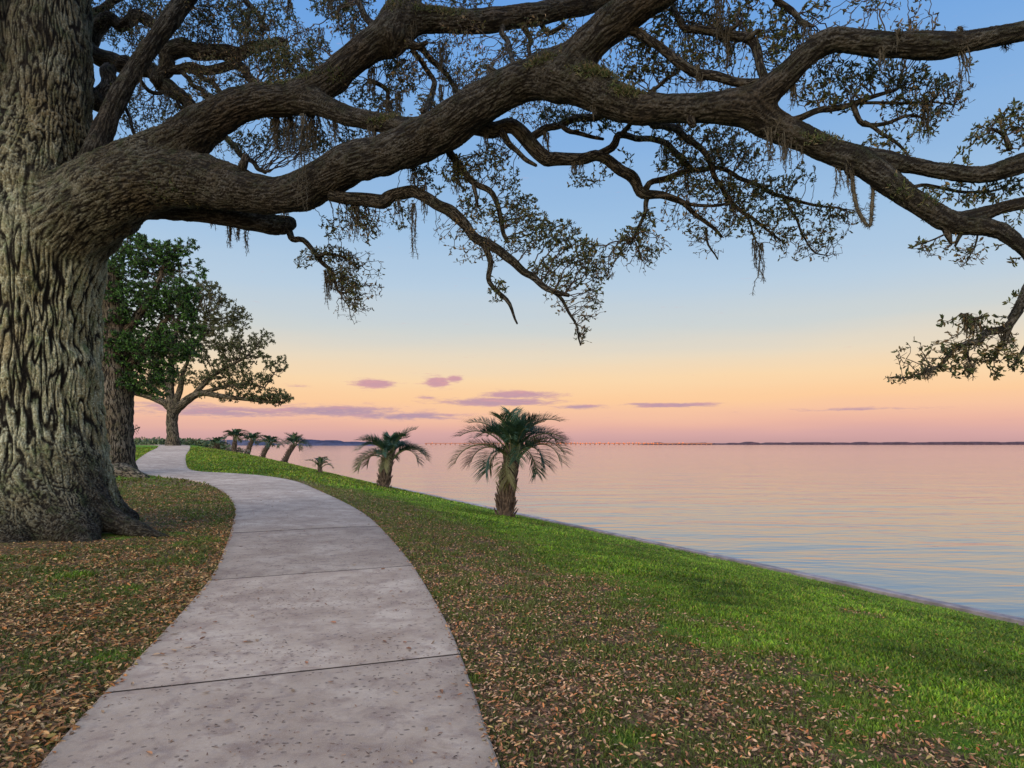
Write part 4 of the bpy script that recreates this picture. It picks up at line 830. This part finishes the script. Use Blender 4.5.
# ================================================================== palms
m_frond = attr_leaf('palm_frond_leaf', .6, .15, .25)
m_rach = plain('palm_rachis', (.12, .14, .06), .6, .2, 8)
m_ptr = plain('palm_trunk_bark', (.095, .070, .052), .9, .5, 7, bump=.03)
m_dry = attr_leaf('dry_frond', .8, .15)
def frond_mesh(L, elev, az, r, droop, leaf_len, nl, wscale, tipc):
    n = 16; t = np.linspace(0, 1, n)
    ang = elev - droop * t ** 1.35; dx = np.cos(ang); dz = np.sin(ang); seg = L / (n - 1)
    rad = np.concatenate([[0], np.cumsum(dx[:-1] * seg)]); zz = np.concatenate([[0], np.cumsum(dz[:-1] * seg)])
    side = np.array([-math.sin(az), math.cos(az), 0]); out = np.array([math.cos(az), math.sin(az), 0]); up = np.array([0, 0, 1.])
    sw = r.normal(0, .12); P = out[None] * rad[:, None] + up[None] * zz[:, None] + side[None] * (sw * t ** 2 * L)[:, None]
    rr = .026 * (1 - .8 * t) + .005
    RV, RF = prisms(P[:-1], P[1:], rr[:-1], rr[1:], 4)
    LV = []; LF = []; LC = []; nb = 0
    T = np.gradient(P, axis=0); T /= np.linalg.norm(T, axis=1)[:, None]
    for k in range(nl):
        u = .30 + .70 * (k + r.random() * .5) / nl; i = min(n - 2, int(u * (n - 1))); f = u * (n - 1) - i
        p = P[i] * (1 - f) + P[i + 1] * f; tt = T[i]; nn = np.cross(side, tt); nn = nn if nn[2] > 0 else -nn
        ll = leaf_len * (.55 + .45 * math.sin(math.pi * min(1, (u - .12) * 1.1)) ) * (.85 + .3 * r.random())
        for s in (-1, 1):
            d = side * s * .62 + nn * (.38 + .15 * r.random()) + tt * (.62 + .25 * u) + r.normal(0, .07, 3); d /= np.linalg.norm(d)
            wv_ = np.cross(d, nn); wv_ /= np.linalg.norm(wv_); wd = .013 * wscale * (1 + .4 * r.random())
            q1 = p + d * ll * .5 + up * -.02 * ll; q2 = p + d * ll * .97 + up * -.20 * ll
            LV += [p - wv_ * wd * .6, p + wv_ * wd * .6, q1 + wv_ * wd, q1 - wv_ * wd, q2]
            LF.append((nb, nb + 1, nb + 2, nb + 3)); LC.append((nb + 3, nb + 2, nb + 4)); nb += 5
    return RV, RF, np.array(LV), np.array(LF), np.array(LC)
def palm(name, label, base, height, tr_w, crown, nf, seed, lean=(0, 0), petal=.0, nleaf=34, fl=None, group=None, ws=1., shag=1.):
    """base xyz; height of the trunk; tr_w trunk radius; crown = frond length"""
    r = np.random.default_rng(seed); o = thing(name, label, 'palm', tuple(base), group)
    base = np.array(base); lean = np.array([lean[0], lean[1], 0.])
    n = 14; t = np.linspace(0, 1, n); P = base + lean[None] * (t ** 1.4)[:, None] * height + np.array([0, 0, 1.])[None] * (t * height)[:, None]; P[0, 2] -= .15
    R = tr_w * (1.05 - .25 * t + .15 * np.exp(-t * 6)); R[-1] *= .6
    c = Chain.__new__(Chain); c.P = P; c.R = R * .8; c.L = t * height; T = np.gradient(P, axis=0); T /= np.linalg.norm(T, axis=1)[:, None]; c.T = T
    u = np.cross(T, [0, 1., 0]); c.U = u / np.linalg.norm(u, axis=1)[:, None]; c.V = np.cross(T, c.U)
    V, fq, ft, _ = tube(c, 16, .2); Vs = [V]; Qs = [fq]; nb = len(V)
    # old leaf bases wrapped up the trunk
    nbt = int(height * tr_w * 150 * shag) + 20
    A = []; Bp = []; ra = []; rb = []
    for k in range(nbt):
        f = (k + .5) / nbt; i = min(n - 2, int(f * (n - 1))); q = f * (n - 1) - i; p = P[i] * (1 - q) + P[i + 1] * q; rd = R[i]
        a = k * 2.39996 + r.normal(0, .1); dr = np.array([math.cos(a), math.sin(a), 0.]); L = .34 * (.7 + .6 * r.random()) * (.8 + .5 * f) * shag ** .5
        s0 = p + dr * rd * .74; s1 = p + dr * (rd * (.98 + .1 * r.random())) + np.array([0, 0, L * .55]); s2 = p + dr * (rd * (1.06 + .34 * r.random() * (1 + f))) + np.array([0, 0, L])
        A += [s0, s1]; Bp += [s1, s2]; w0 = tr_w * .16; ra += [w0, w0 * .8]; rb += [w0 * .8, w0 * .3]
    V, f4 = prisms(np.array(A), np.array(Bp), np.array(ra), np.array(rb), 4); Vs.append(V); Qs.append(f4 + nb)
    mk('trunk', np.vstack(Vs), [np.vstack(Qs), ft], m_ptr, o, smooth=False)
    top = P[-1]; pal = np.array([(.032, .074, .042), (.026, .062, .040), (.048, .095, .042), (.022, .050, .034)])
    for k in range(nf):
        f = (k + .5) / nf; elev = math.radians(85 - 38 * f + r.normal(0, 8)); az = k * 2.39996 + r.normal(0, .15)
        L = crown * (.82 + .25 * r.random()) * (.78 if f < .2 else 1.); droop = math.radians(78 + 72 * f + r.normal(0, 15))
        RV, RF, LV, LF, LT = frond_mesh(L, elev, az, r, droop, crown * .33, nleaf, ws, 0)
        c0 = top + np.array([math.cos(az), math.sin(az), 0]) * tr_w * .35 + np.array([0, 0, -.25 * f * .8])
        col = pal[r.integers(0, 4)] * (.8 + .4 * r.random()); 
        if f > .82: col = np.array([.12, .12, .05])
        fr = mk('frond', LV + c0, [LF, LT], m_frond, o, smooth=False, attrs={'col': np.tile(np.append(col, 1), (len(LV), 1))})
        rc = mk('rachis', RV + c0, [RF], m_rach); rc.parent = fr; rc.location = (0, 0, 0)
    return o
p1 = hit(505, 517)
palm('pindo_palm', 'largest nearest palm with shaggy trunk and arching blue-green fronds standing at the water edge', p1, 1.85, .25, 2.05, 30, 1, lean=(.15, 0), nleaf=84, ws=.55, shag=1.3)
p2 = hit(384, 487.5)
palm('pindo_palm', 'medium palm on the bank between the largest palm and the far row', p2, 1.5, .28, 2.15, 24, 2, lean=(.2, 0), nleaf=60, ws=.95, shag=1.3)
G4 = 'leaning palms in a row on the far bank'
for (px, py, D, hgt, ln, sz, sd_, lab) in [(284, 467, 71, 2.0, .55, 1.9, 3, 'rightmost and largest of the leaning palms in the far row'), (262, 461.5, 78, 1.8, .5, 1.7, 4, 'third leaning palm from the left in the far row'),
                                     (247, 457.5, 84, 2.0, .35, 1.75, 5, 'second leaning palm from the left in the far row, darker crown'), (234, 453, 90, 2.0, .1, 1.9, 6, 'leftmost upright palm of the far row beside the rise')]:
    x = (px - 512) / F * D; z = float(terr(np.array(x), np.array(float(D)))); zt = H - (py - HY) / F * D
    # stand it on the bank where its foot shows
    cand = np.arange(D - 14, D + 22, .25); xs = (px - 512) / F * cand; er = np.abs(HY + F * (H - terr(xs, cand)) / cand - py); Dd = cand[er.argmin()]
    x = (px - 512) / F * Dd; z = float(terr(np.array(x), np.array(Dd)))
    k = Dd / D
    palm('pindo_palm', lab, (x, Dd, z), hgt * k, .27 * k, sz * k, 20, sd_, lean=(ln, 0), nleaf=26, ws=1.9, group=G4)
q = hit(320, 473)
palm('young_palm', 'tiny young palm with a few thin fronds at the edge of the bank', q, .42, .12, .95, 9, 8, nleaf=12, ws=1.5)
q = PX(217, 446, 80); q[2] = float(terr(np.array(q[0]), np.array(q[1])))
palm('fan_palm', 'small palm behind the grassy rise at the top of the path', q, .5, .3, 1.7, 16, 9, nleaf=14, ws=2.6)

# ================================================================== bushes behind the rise
def bush(name, label, px, D, w_, h_, seed, pal, group=None, z0=None):
    r = np.random.default_rng(seed); x = (px - 512) / F * D; z = float(terr(np.array(x), np.array(float(D)))) if z0 is None else z0
    o = thing(name, label, 'bush', (x, D, z), group); n = int(420 * max(1, w_ / 3))
    h_ *= .72; q = r.normal(size=(n, 3)); q /= np.linalg.norm(q, axis=1)[:, None]; q *= r.random((n, 1)) ** .4; q[:, 2] = np.abs(q[:, 2])
    p = np.array([x, D, z]) + q * np.array([w_, w_ * .4, h_]) * (1 + .35 * perlin(q * 2.5 + seed))[:, None]
    ln = r.uniform(.25, .5, n); V, f = leaves(p, q + r.normal(0, .6, q.shape), ln, ln * .6, r)
    c = np.array(pal)[r.integers(0, len(pal), n)]
    mk('foliage', V, [f], m_leaf, o, smooth=False, attrs={'col': np.repeat(np.hstack([c, np.ones((n, 1))]), 6, 0)})
    st = np.array([x, D, z]) + r.normal(0, .25, (7, 3)) * [w_, w_ * .3, 0]; st[:, 2] = z - .1; V, f = prisms(st, st + np.stack([r.normal(0, .3, 7), r.normal(0, .2, 7), np.full(7, h_ * .7)], 1), np.full(7, .05), np.full(7, .02), 5)
    mk('stem', V, [f], m_twig, o)
GB = 'low bushes along the top of the rise'
gp = [(.09, .13, .06), (.12, .15, .07), (.07, .10, .055)]; rp_ = [(.20, .15, .11), (.15, .15, .09), (.24, .17, .13)]
for i, (px, D, w_, h_, pal, lab) in enumerate([
    (140, 84, 4.0, .95, gp, 'low green bush between the shade tree trunk and the spreading oak'),
    (160, 80, 2.6, .8, gp, 'small green bush at the left foot of the spreading oak'),
    (186, 82, 3.6, 1.0, gp, 'green bush just right of the spreading oak trunk'),
    (203, 84, 3.2, 1.05, gp, 'green bush between the spreading oak and the small palm'),
    (226, 88, 3.0, .9, rp_, 'brownish bush by the small palm on the rise'),
    (150, 104, 6.0, 1.7, rp_, 'reddish hedge far behind the bare little tree'),
    (192, 112, 7., 1.7, rp_, 'long pinkish brown thicket far behind the spreading oak')]):
    bush('bush', lab, px, D, w_, h_, 50 + i, pal, GB)

# ================================================================== far shore and bridge
def treeline(name, x0, x1, D, hmin, hmax, col, seed, label):
    r = np.random.default_rng(seed); n = 700; xs = np.linspace((x0 - 512) / F * D, (x1 - 512) / F * D, n)
    hh = hmin + (hmax - hmin) * (np.linspace(0, 1, n)) + fbm(np.stack([xs * .02, xs * 0, xs * 0 + seed], 1), 4) * (hmin + hmax) * .32 + r.normal(0, .5, n)
    hh = np.maximum(hh, 1.) * np.minimum(1, np.minimum(np.arange(n), n - 1 - np.arange(n)) / 12.)
    rows = [(0, 0.), (12, .6), (40, 1.), (110, 1.02), (190, .5), (200, 0)]
    V = np.stack([np.stack([xs, np.full(n, D + a), WATER - .3 + hh * f], 1) for a, f in rows]); m = len(rows); I = np.arange(m * n).reshape(m, n)
    tag(mk(name, V.reshape(-1, 3), [np.stack([I[:-1, :-1].ravel(), I[:-1, 1:].ravel(), I[1:, 1:].ravel(), I[1:, :-1].ravel()], 1)], plain(name + '_leaf', col, .95, .3, .05)), label, 'treeline', kind='stuff')
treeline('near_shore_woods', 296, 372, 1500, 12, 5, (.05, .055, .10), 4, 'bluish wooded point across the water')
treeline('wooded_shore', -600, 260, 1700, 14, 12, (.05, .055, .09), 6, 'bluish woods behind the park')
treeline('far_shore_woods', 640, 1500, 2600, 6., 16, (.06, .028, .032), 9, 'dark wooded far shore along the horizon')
m_br = plain('bridge_concrete', (.36, .15, .09), .8, .15, .02)  # orange lamplight on the bridge is put into the concrete's colour
m_lamp, t, b = mat('bridge_lamp_light', .5); b.inputs['Base Color'].default_value = (.25, .06, .015, 1); b.inputs['Emission Color'].default_value = (1, .24, .05, 1); b.inputs['Emission Strength'].default_value = 1.0
BD = 2500.; bx0 = (425 - 512) / F * BD; bx1 = (712 - 512) / F * BD
br = thing('causeway_bridge', 'long low causeway bridge with orange lights on the horizon', 'bridge', ((bx0 + bx1) / 2, BD, WATER))
def box(c, s):
    c = np.array(c); s = np.array(s) / 2
    V = np.array([[x, y, z] for x in (-1, 1) for y in (-1, 1) for z in (-1, 1)]) * s + c
    return V, np.array([[0, 1, 3, 2], [4, 6, 7, 5], [0, 4, 5, 1], [2, 3, 7, 6], [0, 2, 6, 4], [1, 5, 7, 3]])
V, f = box(((bx0 + bx1) / 2, BD, 3.2), (bx1 - bx0, 14, 1.8)); mk('deck', V, [f], m_br, br, smooth=False)
for s in (-1, 1):
    V, f = box(((bx0 + bx1) / 2, BD + 6.8 * s, 4.8), (bx1 - bx0, .5, 1.2)); mk('parapet', V, [f], m_br, br, smooth=False)
for x in np.linspace(bx0 + 4, bx1 - 4, 60):
    V, f = box((x, BD, .3), (3, 11, 4.0)); mk('pier', V, [f], m_br, br, smooth=False)
rl = np.random.default_rng(3)
for k, px in enumerate(np.concatenate([np.linspace(556, 660, 48), np.linspace(662, 1000, 9) + rl.normal(0, 10, 9), [398, 432, 452, 540]])):
    x = (px + rl.normal(0, .5) - 512) / F * BD; hz = 3.6 + 3.0 * rl.random()
    if not (bx0 < x < bx1): continue
    th = np.linspace(0, 2 * np.pi, 8, endpoint=False); rr = 2.2 * (.6 + .6 * rl.random())
    V = np.vstack([[x, BD - 7.6, hz + rr], *[[x + math.cos(a) * rr, BD - 7.6 + math.sin(a) * rr * .6, hz] for a in th], [x, BD - 7.6, hz - rr]])
    f = np.array([[0, 1 + i, 1 + (i + 1) % 8] for i in range(8)] + [[9, 1 + (i + 1) % 8, 1 + i] for i in range(8)])
    mk('lamp', V, [f], m_lamp, br)

# ================================================================== grass and fallen leaves
def sample_ring(r0, r1, n, r):
    R = np.sqrt(r.uniform(r0 ** 2, r1 ** 2, n)); a = r.uniform(-.95, 1.15, n); return R * np.sin(a), R * np.cos(a), R
def not_trunk(x, y):
    return ((x + 8.75) ** 2 + (y - 12.4) ** 2 > 1.3 ** 2) & ((x + 18) ** 2 + (y - 31) ** 2 > 1.0)
r = np.random.default_rng(77); GV = []; GC = []; GS = []
for r0, r1, dn, hs, wsz in [(2.4, 5, 7500, .026, .0042), (5, 9, 4600, .031, .0056), (9, 15, 2100, .036, .009), (15, 28, 700, .045, .015), (28, 64, 90, .07, .030)]:
    area = 1.05 * (r1 ** 2 - r0 ** 2); x, y, R = sample_ring(r0, r1, int(area * dn), r); s, d = sd(x, y)
    ok = (d > .06) & (d < 30) & not_trunk(x, y); x, y, R, d, s = x[ok], y[ok], R[ok], d[ok], s[ok]
    ipth = in_path(x, y); lt = litter(x, y); cl_ = fbm(np.stack([x, y, x * 0], 1) * 2.6 + 77, 3)
    lim = np.where(d > 9.2, .42, .22)
    ok = (ipth < .0) & (r.random(len(x)) < np.clip(1.08 - lt * .88 + cl_ * .8, .04, 1)) 
    x, y, R, lt, cl_, s, d = x[ok], y[ok], R[ok], lt[ok], cl_[ok], s[ok], d[ok]; n = len(x)
    z = terr(x, y) + .0; a = r.uniform(0, 2 * np.pi, n); hgt = hs * r.uniform(.5, 1.3, n) * np.clip(1 + cl_ * .9, .4, 1.6); ln_ = hgt * r.uniform(.3, 1.3, n)
    dx, dy = np.cos(a), np.sin(a); wx_, wy_ = -dy * wsz, dx * wsz
    bx_ = np.stack([x, y, z], 1); w3 = np.stack([wx_, wy_, wx_ * 0], 1); mid = bx_ + np.stack([dx * ln_ * .35, dy * ln_ * .35, hgt * .65], 1); tip = bx_ + np.stack([dx * ln_, dy * ln_, hgt], 1)
    GV.append(np.stack([bx_ - w3 * .7, bx_ + w3 * .7, mid + w3 * .8, mid - w3 * .8, tip], 1).reshape(-1, 3))
    pa = np.array([(.075, .155, .010), (.13, .25, .012), (.20, .32, .018), (.06, .115, .010), (.22, .22, .035)])
    c = pa[r.integers(0, 5, n)] * (.75 + .5 * r.random((n, 1)))
    big = fbm(np.stack([x, y, x * 0], 1) * .6 + 12, 3)[:, None]
    c = c * 1.15 * (1 + big * .8 + cl_[:, None] * .5) ; yel = np.clip(lt * 1.3 + r.normal(0, .15, n), 0, 1)[:, None]
    c = c * (1 - yel) + np.array([.12, .14, .03]) * (.6 + .7 * r.random((n, 1))) * yel
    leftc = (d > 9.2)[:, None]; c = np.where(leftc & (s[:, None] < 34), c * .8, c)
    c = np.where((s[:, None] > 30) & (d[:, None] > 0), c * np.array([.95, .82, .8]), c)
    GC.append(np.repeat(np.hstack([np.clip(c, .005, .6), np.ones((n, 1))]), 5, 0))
GV = np.vstack(GV); n = len(GV) // 5; bb = (np.arange(n) * 5)[:, None]; print('blades', n)
tag(mk('grass', GV, [bb + np.array([[0, 1, 2, 3]]), bb + np.array([[3, 2, 4]])], attr_leaf('grass_blade', .6, .35), smooth=False, attrs={'col': np.vstack(GC)}), 'short green grass covering the lawn and bank', 'grass', kind='stuff')

LV = []; LC = []
LPAL = np.array([(.34, .22, .12), (.26, .14, .07), (.42, .30, .18), (.20, .11, .06), (.36, .17, .07), (.46, .36, .24), (.15, .09, .055), (.25, .23, .09), (.30, .22, .15), (.10, .065, .045)])
def add_leaves(x, y, z, size, r, pal, tilt=.35):
    n = len(x); a = r.uniform(0, 2 * np.pi, n); D = np.stack([np.cos(a), np.sin(a), r.normal(0, tilt, n)], 1); D /= np.linalg.norm(D, axis=1)[:, None]
    up = np.stack([r.normal(0, tilt, n), r.normal(0, tilt, n), np.ones(n)], 1); Sx = np.cross(D, up); Sx /= np.linalg.norm(Sx, axis=1)[:, None]; N = np.cross(Sx, D)
    ln = (size * r.uniform(.6, 1.25, n))[:, None]; wd = ln * r.uniform(.28, .5, n)[:, None]; cu = r.uniform(-.15, .45, n)[:, None]; fo = r.uniform(.0, .35, n)[:, None]
    ln = ln * np.where(size < .03, r.uniform(.35, 1.5, n), 1.)[:, None]; wd = np.where(size < .03, wd * .7, wd); c0 = np.stack([x, y, z], 1) - D * ln * .5; m1 = c0 + D * ln * .30 - N * ln * .05 * 0; m2 = c0 + D * ln * .68 + N * ln * cu * .12; tip = c0 + D * ln + N * ln * cu * .35
    V = np.stack([c0 + N * ln * cu * .25, m1 + Sx * wd * .42 + N * wd * fo, m2 + Sx * wd * .46 + N * wd * fo, tip, m2 - Sx * wd * .46 + N * wd * fo, m1 - Sx * wd * .42 + N * wd * fo, m1, m2], 1).reshape(-1, 3)
    LV.append(V); c = pal[r.integers(0, len(pal), n)] * (.7 + .6 * r.random((n, 1))); LC.append(np.repeat(np.hstack([c, np.ones((n, 1))]), 8, 0))
for r0, r1, dn, sz in [(2.4, 5, 1800, .062), (5, 9, 1300, .060), (9, 15, 620, .062), (15, 28, 230, .075), (28, 42, 26, .10)]:
    area = 1.05 * (r1 ** 2 - r0 ** 2); x, y, R = sample_ring(r0, r1, int(area * dn), r); s, d = sd(x, y)
    ok = (d > .1) & (d < 30) & not_trunk(x, y); x, y, d, s = x[ok], y[ok], d[ok], s[ok]
    ip_ = in_path(x, y); lt = litter(x, y); keep = (ip_ < .04) & (r.random(len(x)) < np.clip(lt ** 1.5 * 1.0 + .012 + np.exp(-np.abs(ip_) * 6) * .2, 0, 1))
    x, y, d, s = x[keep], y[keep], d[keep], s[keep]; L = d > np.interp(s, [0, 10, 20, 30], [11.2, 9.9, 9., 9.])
    z = terr(x, y) + .008 + r.uniform(0, .03, len(x))
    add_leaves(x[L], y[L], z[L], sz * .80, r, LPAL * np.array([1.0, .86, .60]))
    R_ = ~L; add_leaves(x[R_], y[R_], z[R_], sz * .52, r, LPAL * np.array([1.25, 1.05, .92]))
x, y, R = np.concatenate([sample_ring(2.8, 9, 900, r), sample_ring(9, 28, 2600, r)], 1); ok = in_path(x, y) > .03; x, y = x[ok], y[ok]
keep = r.random(len(x)) < np.clip(.5 + fbm(np.stack([x, y, x * 0], 1) * 1.2, 2), .1, 1); x, y = x[keep], y[keep]
add_leaves(x, y, terr(x, y) + .036, .058, r, np.array([(.26, .12, .06), (.30, .15, .07), (.18, .09, .05), (.32, .22, .13)]), .12)
# crumbs of leaves and twig bits on the concrete
x, y, R = np.concatenate([sample_ring(2.8, 8, 16000, r), sample_ring(8, 20, 40000, r)], 1); ok = in_path(x, y) > .0; x, y = x[ok], y[ok]
keep = r.random(len(x)) < np.clip(.55 + fbm(np.stack([x, y, x * 0], 1) * 1.1 + 5, 3) * 1.3, .05, 1); x, y = x[keep], y[keep]
add_leaves(x, y, terr(x, y) + .032, .024, r, np.array([(.07, .04, .03), (.12, .07, .045), (.22, .12, .07), (.05, .035, .03), (.30, .18, .10), (.16, .08, .05)]), .08)
LV = np.vstack(LV); n = len(LV) // 8; bb = (np.arange(n) * 8)[:, None]; print('litter', n)
tag(mk('fallen_leaves', LV, [bb + np.array([[0, 1, 6]]), bb + np.array([[0, 6, 5]]), bb + np.array([[3, 7, 2]]), bb + np.array([[3, 4, 7]]), bb + np.array([[1, 2, 7, 6]]), bb + np.array([[6, 7, 4, 5]])], attr_leaf('fallen_leaf', .7, .12), smooth=False, attrs={'col': np.vstack(LC)}),
    'brown and tan fallen oak leaves lying on the ground and path', 'fallen leaves', kind='stuff')
